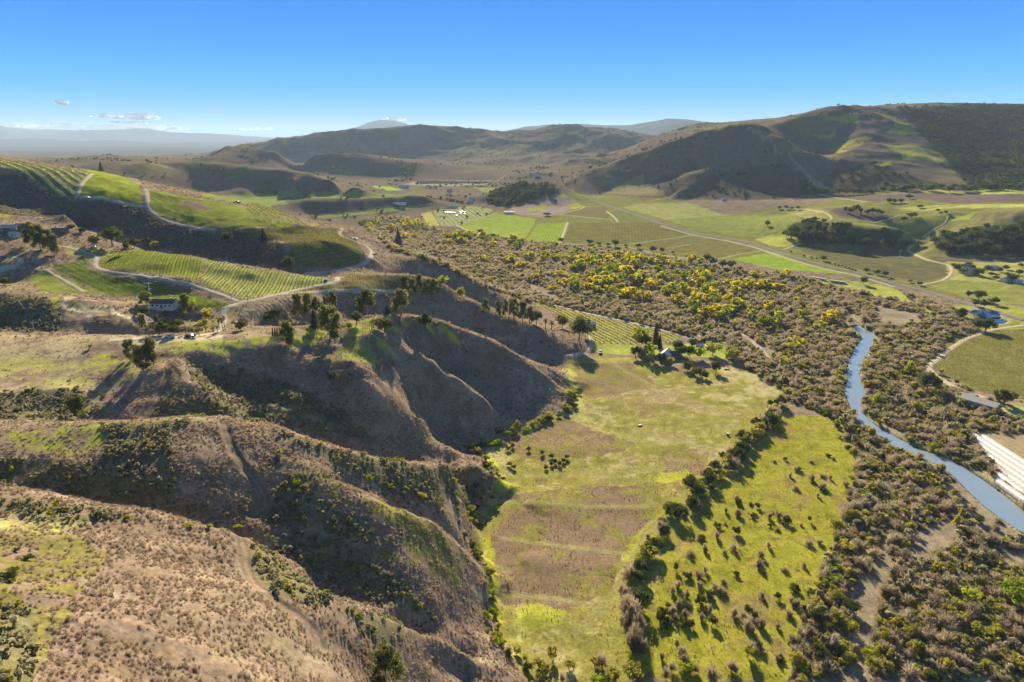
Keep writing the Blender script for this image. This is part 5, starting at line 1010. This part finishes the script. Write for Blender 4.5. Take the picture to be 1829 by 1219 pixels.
def walls(bm, w, d, z, h):
    pts_ = [(-w/2, -d/2), (w/2, -d/2), (w/2, d/2), (-w/2, d/2)]; lo = [bm.verts.new((x, y, -1.2)) for x, y in pts_]; hi = [bm.verts.new((x, y, z)) for x, y in pts_]; r = [bm.verts.new((-w/2, 0, z+h-.05)), bm.verts.new((w/2, 0, z+h-.05))]
    bm.faces.new((lo[0], lo[1], hi[1], hi[0])); bm.faces.new((lo[2], lo[3], hi[3], hi[2])); bm.faces.new((lo[1], lo[2], hi[2], r[1], hi[1])); bm.faces.new((lo[3], lo[0], hi[0], r[0], hi[3])); bm.faces.new(lo[::-1])
def house(px, py, w, d, z, h, wm_, rm_, label, rz=0, nwin=3, door=True, chim=False, name='house', cat='house', group=None, open_end=False, wincol='glass'):
    r = root_at(name, px, py, label, cat, rz, group)
    part('wall', lambda b: walls(b, w, d, z, h), MT[wm_], r); rf = part('roof', lambda b: gable(b, w, d, z, h), MT[rm_], r)
    for k in range(nwin):
        x = -w/2+w*(k+.7)/(nwin+.4)
        if door and k == nwin//2: continue
        f = part('window', lambda b: bbox(b, x-.75, x+.75, -d/2-.06, -d/2+.02, z*.38, z*.8), MT['white'], r); part('pane', lambda b: bbox(b, x-.6, x+.6, -d/2-.08, -d/2-.05, z*.43, z*.75), MT[wincol], f)
    if door:
        x = -w/2+w*(nwin//2+.7)/(nwin+.4); dd = part('door', lambda b: bbox(b, x-.6, x+.6, -d/2-.06, -d/2+.02, 0, 2.1), MT['wood'], r); part('handle', lambda b: bbox(b, x+.4, x+.5, -d/2-.12, -d/2-.05, 1, 1.08), MT['steel'], dd)
    if chim: part('chimney', lambda b: bbox(b, w*.25, w*.25+.8, .3, 1.1, z, z+h+.9), MT['cream'], rf)
    if open_end: part('doorway_shade_panel', lambda b: bbox(b, w/2-.02, w/2+.05, -d*.32, d*.32, -.3, z*.95), MT['dark'], r)  # dark panel on the closed gable stands in for the interior shade
    return r
house(295, 549, 13, 7, 2.9, 1.6, 'white', 'roofd', 'long white farmhouse on the hillside terrace below the green vineyard', -4, 5, True, True)
house(1189, 641, 12, 8, 3.4, 3.0, 'wood', 'roofl', 'dark gabled farmhouse beside the meadow under pale roofs', 62, 2, True)
house(1202, 640, 9, 7, 3.0, 2.2, 'wood', 'roofd', 'low dark wing beside the gabled meadow farmhouse', 5, 2, False, name='farm_annex')
house(1057, 585, 5.5, 4, 3.2, 1.3, 'wood', 'white', 'small shed with a white roof beside the big dark oak', 20, 1, False, name='shed', cat='shed')
house(1118, 573, 3.2, 3, 2.2, .8, 'blue', 'tin', 'small dark blue shed on the river road verge', 10, 0, True, name='shed', cat='shed')
house(1236, 606, 4, 3, 2.2, .7, 'wood', 'tin', 'tiny pale roofed hut at the garden corner by the river road', 15, 0, True, name='shed', cat='shed')
house(1250, 622, 4.5, 4, 2.4, 1.0, 'cream', 'white', 'white roofed hut among the dark garden trees', 20, 1, False, name='shed', cat='shed')
house(1750, 727, 19, 8.5, 3.6, 1.7, 'tin', 'roofl', 'long open ended barn with a pale roof beside the ploughed field', -58, 0, False, name='barn', cat='barn', open_end=True)
house(1727, 711, 7, 3, 2.4, .5, 'white', 'white', 'white trailer shed behind the long barn', -25, 1, False, name='shed', cat='shed')
house(1293, 358, 9, 5, 3.8, 1, 'white', 'white', 'lone pale building at the foot of the shaded hill', 0, 2, False, name='shed', cat='shed')
for a in ((1737, 490, 11, 7, 3, 1.8, 'white', 'tin', 'pale blue grey ranch house under the dark trees', 5), (1726, 481, 9, 7, 3.4, 2.4, 'cream', 'orange', 'ranch house with a terracotta roof, highest of the group', -20), (1771, 481, 12, 6, 2.8, 1.4, 'white', 'white', 'white ranch building in front of the brown vineyard', -8), (1801, 503, 14, 7, 3, 1.5, 'cream', 'roofl', 'cream ranch house nearest the green field', 12), (1818, 506, 7, 5, 2.6, 1.2, 'tin', 'tin', 'small tin roofed outbuilding at the right picture edge of the ranch', 0),
          (18, 414, 11, 7, 3, 1.6, 'wood', 'roofl', 'hilltop farm shed with a pale roof at the far left', 10), (27, 416+8, 6, 4, 2.6, 1.0, 'cream', 'roofl', 'small cream hut below the hilltop farm', -5), (46, 413, 11, 8, 3.2, 1.9, 'wood', 'roofd', 'dark hilltop farmhouse behind the tall gums', 5), (108, 416, 10, 4, 2.4, .8, 'wood', 'roofd', 'low dark shed at the right end of the hilltop farm', 0),
          (960, 315, 16, 10, 6, 3, 'white', 'orange', 'white villa with a terracotta roof on the far slope', 0), (722, 337, 24, 12, 5, 3, 'cream', 'roofl', 'far farm building beside the small bright green field', 0), (803, 343, 12, 9, 4.5, 2, 'white', 'orange', 'small white farmhouse in the far river woods', 15), (715, 389, 6, 5, 3.4, 1.4, 'white', 'white', 'small white house in the river woods left of the striped field', 10), (841, 362, 11, 7, 4, 1.6, 'white', 'white', 'lower of two white sheds beside the wooded spur', 20), (843, 356, 11, 7, 4, 1.6, 'white', 'white', 'upper of two white sheds beside the wooded spur', 20), (1039, 586, 0, 0, 0, 0, '', '', '', 0)):
    if a[2]: house(*a[:9], rz=a[9], nwin=3 if a[2] > 8 else 1, door=a[2] > 8)
house(808, 371, 22, 6, 3.4, 1.2, 'white', 'white', 'long white shed at the top edge of the striped field', 4, 0, False, name='shed', cat='shed')
house(714, 366, 26, 6, 3.4, 1.2, 'white', 'white', 'long white shed in the strip below the dark bluff', 4, 0, False, name='shed', cat='shed')
house(909, 382, 18, 6, 3.2, 1.0, 'cream', 'white', 'white roofed packing shed at the top of the bright green field', 0, 6, False, name='shed', cat='shed')
# polytunnels
def tunnel_mesh(L, w, h, n):
    bm = bmesh.new(); rows = []
    for k in range(n*4+1):
        x = L*k/(n*4); s = 1+.018*abs(math.sin(math.pi*k/4.0)) ; ring = []
        for j in range(13):
            a = math.pi*j/12; ring.append(bm.verts.new((x, -math.cos(a)*w/2*(2-s), math.sin(a)*h*(2-s)+.02)))
        rows.append(ring)
    for r0, r1 in zip(rows[:-1], rows[1:]):
        for j in range(12): bm.faces.new((r0[j], r1[j], r1[j+1], r0[j+1]))
    bm.faces.new(rows[0]); bm.faces.new(rows[-1][::-1]); bmesh.ops.recalc_face_normals(bm, faces=bm.faces); return bm
A_ = hit(1756, 782); B_ = hit(1829, 829); dr_ = Vector((B_[0]-A_[0], B_[1]-A_[1], 0)).normalized(); ang = math.atan2(dr_.y, dr_.x); nrm_ = Vector((dr_.y, -dr_.x, 0))
for k, (off, back) in enumerate(((0, 0), (4.0, -1), (8.0, 9), (12.0, 18), (16.0, 29), (20.0, 42), (24.0, 48))):
    r = add_obj('polytunnel', None, None, None, label=('upslope white hoop tunnel of the block, farthest from the river', 'second hoop tunnel counted from the upslope side of the block', 'third hoop tunnel counted from the upslope side of the block', 'middle hoop tunnel of the seven in the white block', 'third hoop tunnel counted from the river side of the block', 'second hoop tunnel counted from the river side of the block', 'white hoop tunnel of the block nearest the river')[k], category='greenhouse', group='white hoop tunnels by the river')
    p = Vector((A_[0], A_[1], 0))+nrm_*off+dr_*back; r.location = (p.x, p.y, max(float(tz(p.x+dr_.x*q, p.y+dr_.y*q)) for q in range(0, 60, 6))-.25); r.rotation_euler = (0, 0, ang)
    bm = tunnel_mesh(85, 4.0, 2.1, 30); me = bpy.data.meshes.new('cover'); bm.to_mesh(me); bm.free(); add_obj('cover', me, r, MT['film'])
    part('end_frame', lambda b: [cyl(b, (-.04, -math.cos(math.pi*j/8)*2.0, math.sin(math.pi*j/8)*2.35), (-.04, -math.cos(math.pi*(j+1)/8)*2.0, math.sin(math.pi*(j+1)/8)*2.35), .05, n=5) for j in range(8)], MT['steel'], r)
# far polytunnel block: one long tunnel per strip
for k in range(3):
    a = hit(740+k*6, 326+k*1.1); b_ = hit(878-k*6, 325.6+k*1.3); d_ = Vector((b_[0]-a[0], b_[1]-a[1], 0)); r = add_obj('polytunnel', tmp := bpy.data.meshes.new('polytunnel'), None, MT['film2'], label='long white tunnel in the far block across the valley floor', category='greenhouse', group='far white tunnels')
    bm = tunnel_mesh(d_.length, 10, 2, 12); bm.to_mesh(tmp); bm.free(); r.location = (a[0], a[1], float(max(tz(a[0], a[1]), tz(b_[0], b_[1])))); r.rotation_euler = (0, 0, math.atan2(d_.y, d_.x))
# vehicles
def car(px, py, col, label, rz=0, kind='car', s=1.0):
    r = root_at(kind, px, py, label, 'truck' if kind == 'pickup_truck' else 'car', rz, dz=.1); r.scale = (s, s, s)
    L = 4.6 if kind == 'car' else 5.4
    prof = [(-L/2, .35), (L/2, .35), (L/2, .8), (L*.30, .95), (L*.16, 1.45), (-L*.22, 1.48), (-L*.40, 1.0), (-L/2, .95)] if kind == 'car' else [(-L/2, .4), (L/2, .4), (L/2, .95), (L*.24, 1.1), (L*.14, 1.75), (-L*.08, 1.75), (-L*.12, 1.1), (-L/2, 1.05)]
    def body(b):
        a = [b.verts.new((x, -.88, z)) for x, z in prof]; c = [b.verts.new((x, .88, z)) for x, z in prof]; n = len(prof)
        b.faces.new(a); b.faces.new(c[::-1])
        for k in range(n): b.faces.new((a[k], c[k], c[(k+1) % n], a[(k+1) % n]))
    part('body', body, MT[col], r, .05)
    x0, x1 = (-L*.2, L*.14) if kind == 'car' else (-L*.06, L*.12)
    for s_ in (-1, 1): part('side_window', lambda b: bbox(b, x0, x1, s_*.885-.01, s_*.885+.01, 1.0 if kind == 'car' else 1.15, 1.36 if kind == 'car' else 1.62), MT['glass'], r)
    for x in (-L*.3, L*.31):
        for s_ in (-1, 1): part('wheel', lambda b: cyl(b, (x, s_*.92, .33), (x, s_*.70, .33), .34, n=12), MT['tyre'], r)
    return r
car(1072, 631, 'blue', 'dark blue pickup truck parked at the meadow corner beside the track', 80, 'pickup_truck', 1.15)
car(168, 444, 'silver', 'pale car parked on the grass above the farm road bend', 10); car(304, 604, 'white', 'white car parked by the shaggy palms', 15); car(340, 603, 'dark', 'dark car parked on the plateau drive beside the palms', 5)
car(582, 503, 'blue', 'blue car at the hairpin end of the vineyard road', 100); car(543, 485, 'green', 'green car on the lower vineyard road', 20); car(634, 428, 'white', 'white pickup on the knoll road curve', -20, 'pickup_truck'); car(668, 456, 'dark', 'dark car on the outer side of the knoll road bend', 70)
car(157, 355, 'white', 'white car on the track below the bright vineyard slope', 0); car(423, 364, 'dark', 'dark truck standing in the green vineyard above the ravine', 10, 'pickup_truck', 1.4); car(1824, 749, 'blue', 'blue car on the track by the long barn', 20); car(1454, 444-2, 'dark', 'dark car on the valley road by the crossing', -30)
# stored trailers
tr0 = add_obj('trailer', None, None, None, category='trailer', group='white trailers stored beside the valley road', label='white trailer in the line stored beside the valley road')
part('body', lambda b: bbox(b, -3, 3, -1.2, 1.2, .6, 3.0), MT['white'], tr0, .15); part('wheel', lambda b: cyl(b, (0, -1.25, .4), (0, -.9, .4), .4, n=10), MT['tyre'], tr0); part('hitch', lambda b: bbox(b, 3, 4.2, -.1, .1, .5, .62), MT['steel'], tr0)
first = True
for px, py in [(1448+k*3.2, 496.5+k*.55) for k in range(9)]+[(1484+k*3.6, 503+k*.5) for k in range(8)]:
    p = hit(px, py)
    if first: r = tr0; first = False
    else:
        r = tr0.copy(); COL.objects.link(r)
        for ch in list(tr0.children): c = ch.copy(); COL.objects.link(c); c.parent = r
    r.location = (p[0], p[1], float(tz(p[0], p[1]))); r.rotation_euler = (0, 0, math.radians(97+R_.uniform(-5, 5))); r.scale = (.55, .55, .55)
# white hoop houses standing in the striped field
h0 = None
for px, py in ((794,381),(798,381.5),(802,381.5),(806,382),(810,382),(820,380),(824,380),(828,380.5),(821,383),(828,384),(814,387)):
    p = hit(px, py)
    if h0 is None:
        h0 = add_obj('hoop_house', hm := bpy.data.meshes.new('hoop_house'), None, MT['film'], category='greenhouse', group='small white hoop houses in the striped field', label='small white hoop house standing in the striped field'); bm = tunnel_mesh(8, 3.2, 2.2, 5); bm.to_mesh(hm); bm.free(); r = h0
    else: r = h0.copy(); COL.objects.link(r)
    r.location = (p[0], p[1], float(tz(p[0], p[1]))); r.rotation_euler = (0, 0, math.radians(70))
# poles and vineyard wind machines
def power_pole(px, py, hpx, label, col='pole'):
    p = hit(px, py); m = depth_of(p)/F0; h = hpx*m; r = root_at('power_pole', px, py, label, 'pole')
    part('post', lambda b: cyl(b, (0, 0, -.5), (0, 0, h), .16, .11), MT[col], r); part('crossarm', lambda b: bbox(b, -1.1, 1.1, -.07, .07, h-.7, h-.5), MT[col], r)
for a in ((197, 566, 19, 'wooden power pole on the pale grassy slope', 'pole'), (61, 592, 17, 'pale pole among the brush left of the pale grassy slope', 'steel'), (443, 541, 13, 'wooden pole where the roads fork below the vineyard rows', 'pole'), (414, 534, 11, 'wooden pole beside the road at the foot of the vineyard rows', 'pole'), (1508, 355, 9, 'thin pole beside the track under the mountain', 'steel'), (133, 931-700, 0, '', '')):
    if a[2]: power_pole(*a[:4], col=a[4])
def wind_machine(px, py, hpx, label, rz=20):
    p = hit(px, py); h = hpx*depth_of(p)/F0; r = root_at('wind_machine', px, py, label, 'wind machine', rz)
    part('tower', lambda b: cyl(b, (0, 0, -.3), (0, 0, h), .28, .18, 10), MT['white'], r); part('engine_box', lambda b: bbox(b, -.8, .8, .3, 1.4, 0, 1.2), MT['tin'], r); part('hub', lambda b: cyl(b, (0, -.5, h), (0, .3, h+.1), .3, n=8), MT['steel'], r)
    for s_ in (-1, 1): part('blade', lambda b: bbox(b, min(0, s_*2.7), max(0, s_*2.7), -.55, -.49, h-.16, h+.16), MT['white'], r)
wind_machine(1606, 463, 15, 'white wind machine standing in the dark vineyard below the bank', 10); wind_machine(1238, 437, 13, 'white wind machine beside the fork of the field tracks', 60); wind_machine(1588, 500, 12, 'pale wind machine near the road oaks', 30); wind_machine(267, 520, 14, 'white wind machine above the farmhouse in the shaded vineyard', 0)
# fence on the ridge, log, trough, barrel
Pf = hits([(648,590),(652,590),(656,589),(660,589),(664,588),(667,586)]); fr = add_obj('wooden_fence', None, None, None, label='short wooden fence on the ridge edge beside the spreading gum', category='fence'); fr.location = Pf[0]
for p in Pf: part('post', lambda b: bbox(b, p[0]-Pf[0][0]-.12, p[0]-Pf[0][0]+.12, p[1]-Pf[0][1]-.12, p[1]-Pf[0][1]+.12, p[2]-Pf[0][2]-.3, p[2]-Pf[0][2]+1.9), MT['pole'], fr)
for zz in (.7, 1.3): part('rail', lambda b: [cyl(b, Vector(p-Pf[0])+Vector((0, 0, zz)), Vector(q-Pf[0])+Vector((0, 0, zz)), .06, n=5) for p, q in zip(Pf[:-1], Pf[1:])], MT['pole'], fr)
r = root_at('fallen_log', 1299, 661, 'fallen log lying on the grass right of the umbrella shaped oak', 'log', 5); part('stem', lambda b: cyl(b, (-2, 0, .3), (2, .2, .35), .35, .25), MT['wood'], r); part('branch', lambda b: cyl(b, (.6, .1, .4), (1.4, -.5, 1.1), .12, .05), MT['wood'], r)
r = root_at('water_trough', 1143, 761, 'pale water trough in the middle of the west meadow', 'trough', 30); part('basin', lambda b: bbox(b, -1.1, 1.1, -.5, .5, 0, .7), MT['tin'], r, .05); part('feet', lambda b: [bbox(b, x-.08, x+.08, -.4, .4, -.3, 0) for x in (-.8, .8)], MT['steel'], r)
r = root_at('barrel', 1300, 778, 'black barrel standing near the tree belt in the west meadow', 'barrel', 0); part('drum', lambda b: cyl(b, (0, 0, -.1), (0, 0, 1.2), .75, .75, 14), MT['dark'], r); part('rim', lambda b: cyl(b, (0, 0, 1.16), (0, 0, 1.24), .79, .79, 14), MT['steel'], r)
r = root_at('rock_outcrop', 1003, 737, 'white bleached rock pile at the hill foot beside the bushes', 'rocks', 0)
for k in range(5): part('boulder', lambda b: bmesh.ops.create_icosphere(b, subdivisions=1, radius=R_.uniform(.5, 1.1), matrix=Matrix.Translation((R_.uniform(-2, 2), R_.uniform(-1, 1), .3))), MT['cream'], r)
# small crane-like debris left by the field is too small to tell. Clouds low over the far range
cm_ = bpy.data.materials.new('cloud_white'); cm_.use_nodes = True; N_ = cm_.node_tree.nodes; N_.remove(N_['Principled BSDF']); d_ = N_.new('ShaderNodeBsdfDiffuse'); t_ = N_.new('ShaderNodeBsdfTranslucent'); ms_ = N_.new('ShaderNodeMixShader')
for q in (d_, t_): q.inputs['Color'].default_value = (.95, .95, .95, 1)
ms_.inputs[0].default_value = .93; cm_.node_tree.links.new(d_.outputs[0], ms_.inputs[1]); cm_.node_tree.links.new(t_.outputs[0], ms_.inputs[2]); cm_.node_tree.links.new(ms_.outputs[0], N_['Material Output'].inputs['Surface'])
def cloud(px0, px1, py, hpx, n, label):
    D = 46000; m = D/F0; py -= 4; a = at_y(px0, py, D); b_ = at_y(px1, py, D); bm = bmesh.new(); c = (a+b_)/2
    for k in range(n):
        t = R_.random(); e = math.sin(math.pi*t)**.5; rr = hpx*m*.72*R_.uniform(.35, 1)*max(.25, e); x = a[0]+(b_[0]-a[0])*t-c[0]
        M = Matrix.Translation((x, R_.uniform(-600, 600), R_.uniform(-.5, .6)*hpx*m*.45*e))@Matrix.Diagonal((R_.uniform(1.5, 3.2)*rr, rr*1.5, rr*.8, 1)); bmesh.ops.create_icosphere(bm, subdivisions=2, radius=1, matrix=M)
    for v in bm.verts: v.co += Vector((R_.gauss(0, 1), R_.gauss(0, 1), R_.gauss(0, 1)))*hpx*m*.05
    me = bpy.data.meshes.new('cloud'); bm.to_mesh(me); bm.free(); me.polygons.foreach_set('use_smooth', [True]*len(me.polygons)); o = add_obj('cloud', me, None, cm_, label=label, category='cloud'); o.location = c
cloud(-20, 170, 229, 9, 70, 'long low white cloud over the left end of the far range'); cloud(110, 330, 234, 10, 80, 'flat white cloud bank hugging the middle of the far range'); cloud(170, 230, 212, 7, 22, 'left puff of the two clouds above the cloud bank'); cloud(228, 280, 213, 9, 24, 'right puff of the two clouds above the cloud bank'); cloud(200, 270, 223, 6, 18, 'thin wisp between the puffs and the cloud bank')
cloud(102, 116, 187, 6, 10, 'tiny lone cloud high above the left range'); cloud(420, 492, 234.5, 4, 16, 'thin flat cloud left of the distant blue peak'); cloud(682, 722, 218, 6, 16, 'cloud caught on the summit of the distant blue peak'); cloud(702, 738, 228, 5, 12, 'small cloud on the right shoulder of the distant peak')
# ------------------------------------------------------------------ sun, sky, air
SUN_EL, SUN_AZ = math.radians(22), math.radians(-1.5)
w = bpy.data.worlds.new('World'); sc.world = w; w.use_nodes = True; nt = w.node_tree; bg = nt.nodes['Background']
sky = nt.nodes.new('ShaderNodeTexSky'); sky.sky_type = 'NISHITA'; sky.sun_disc = False; sky.sun_elevation = SUN_EL; sky.sun_rotation = SUN_AZ
sky.air_density = 1.0; sky.dust_density = .3; sky.ozone_density = 2.5; sky.altitude = 300
# the clear deep blue of that winter sky, graded by height; unseen upper dome set dim to control fill
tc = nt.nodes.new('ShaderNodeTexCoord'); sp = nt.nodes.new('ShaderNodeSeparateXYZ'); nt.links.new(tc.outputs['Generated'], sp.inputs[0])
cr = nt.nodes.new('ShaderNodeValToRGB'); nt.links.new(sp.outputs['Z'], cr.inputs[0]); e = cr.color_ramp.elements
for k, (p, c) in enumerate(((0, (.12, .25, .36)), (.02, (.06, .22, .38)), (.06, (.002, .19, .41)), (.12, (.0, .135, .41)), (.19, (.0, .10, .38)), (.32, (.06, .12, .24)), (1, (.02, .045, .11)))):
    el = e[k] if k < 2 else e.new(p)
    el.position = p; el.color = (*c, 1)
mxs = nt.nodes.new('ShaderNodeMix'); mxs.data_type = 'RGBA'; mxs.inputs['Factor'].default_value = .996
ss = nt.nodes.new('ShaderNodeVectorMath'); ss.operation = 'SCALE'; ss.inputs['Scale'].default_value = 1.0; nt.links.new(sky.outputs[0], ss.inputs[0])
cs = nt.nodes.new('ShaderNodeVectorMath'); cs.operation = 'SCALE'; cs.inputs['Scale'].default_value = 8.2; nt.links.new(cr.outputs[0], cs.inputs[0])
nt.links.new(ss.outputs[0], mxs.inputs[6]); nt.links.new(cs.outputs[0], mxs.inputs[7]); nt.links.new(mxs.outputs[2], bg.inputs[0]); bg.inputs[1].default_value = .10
s = bpy.data.lights.new('sun', 'SUN'); s.energy = 5.0; s.angle = math.radians(.5); s.color = (1, .88, .66); so = bpy.data.objects.new('sun', s); COL.objects.link(so)
d = Vector((math.sin(SUN_AZ)*math.cos(SUN_EL), math.cos(SUN_AZ)*math.cos(SUN_EL), math.sin(SUN_EL))); so.rotation_euler = d.to_track_quat('Z', 'Y').to_euler(); so.location = (0, 0, 600)
def haze_box():
    x0, x1, y0, y1, z0, z1 = -30000, 30000, -400, 31000, -3, 720
    bm = bmesh.new(); bmesh.ops.create_cube(bm, size=1); 
    for v in bm.verts: v.co = Vector(((v.co.x+.5)*(x1-x0)+x0, (v.co.y+.5)*(y1-y0)+y0, (v.co.z+.5)*(z1-z0)+z0))
    me = bpy.data.meshes.new('haze'); bm.to_mesh(me); bm.free()
    m = bpy.data.materials.new('thin_haze'); m.use_nodes = True; n = m.node_tree; n.nodes.remove(n.nodes['Principled BSDF'])
    v = n.nodes.new('ShaderNodeVolumePrincipled'); v.inputs['Color'].default_value = (.60, .77, 1, 1); v.inputs['Density'].default_value = .000037; v.inputs['Anisotropy'].default_value = .05
    n.links.new(v.outputs[0], n.nodes['Material Output'].inputs['Volume']); add_obj('haze', me, None, m, kind='stuff')
haze_box()
sc.view_settings.view_transform = 'Standard'; sc.view_settings.look = 'None'; sc.view_settings.exposure = 1.56; sc.view_settings.gamma = 1
sc.cycles.max_bounces = 5; sc.cycles.diffuse_bounces = 2; sc.cycles.glossy_bounces = 2; sc.cycles.transmission_bounces = 2; sc.cycles.volume_bounces = 1; sc.cycles.transparent_max_bounces = 8
sc.cycles.use_denoising = True; sc.cycles.use_adaptive_sampling = True; sc.cycles.adaptive_threshold = .02; sc.cycles.volume_step_rate = 4
sc.cycles.sample_clamp_indirect = 4
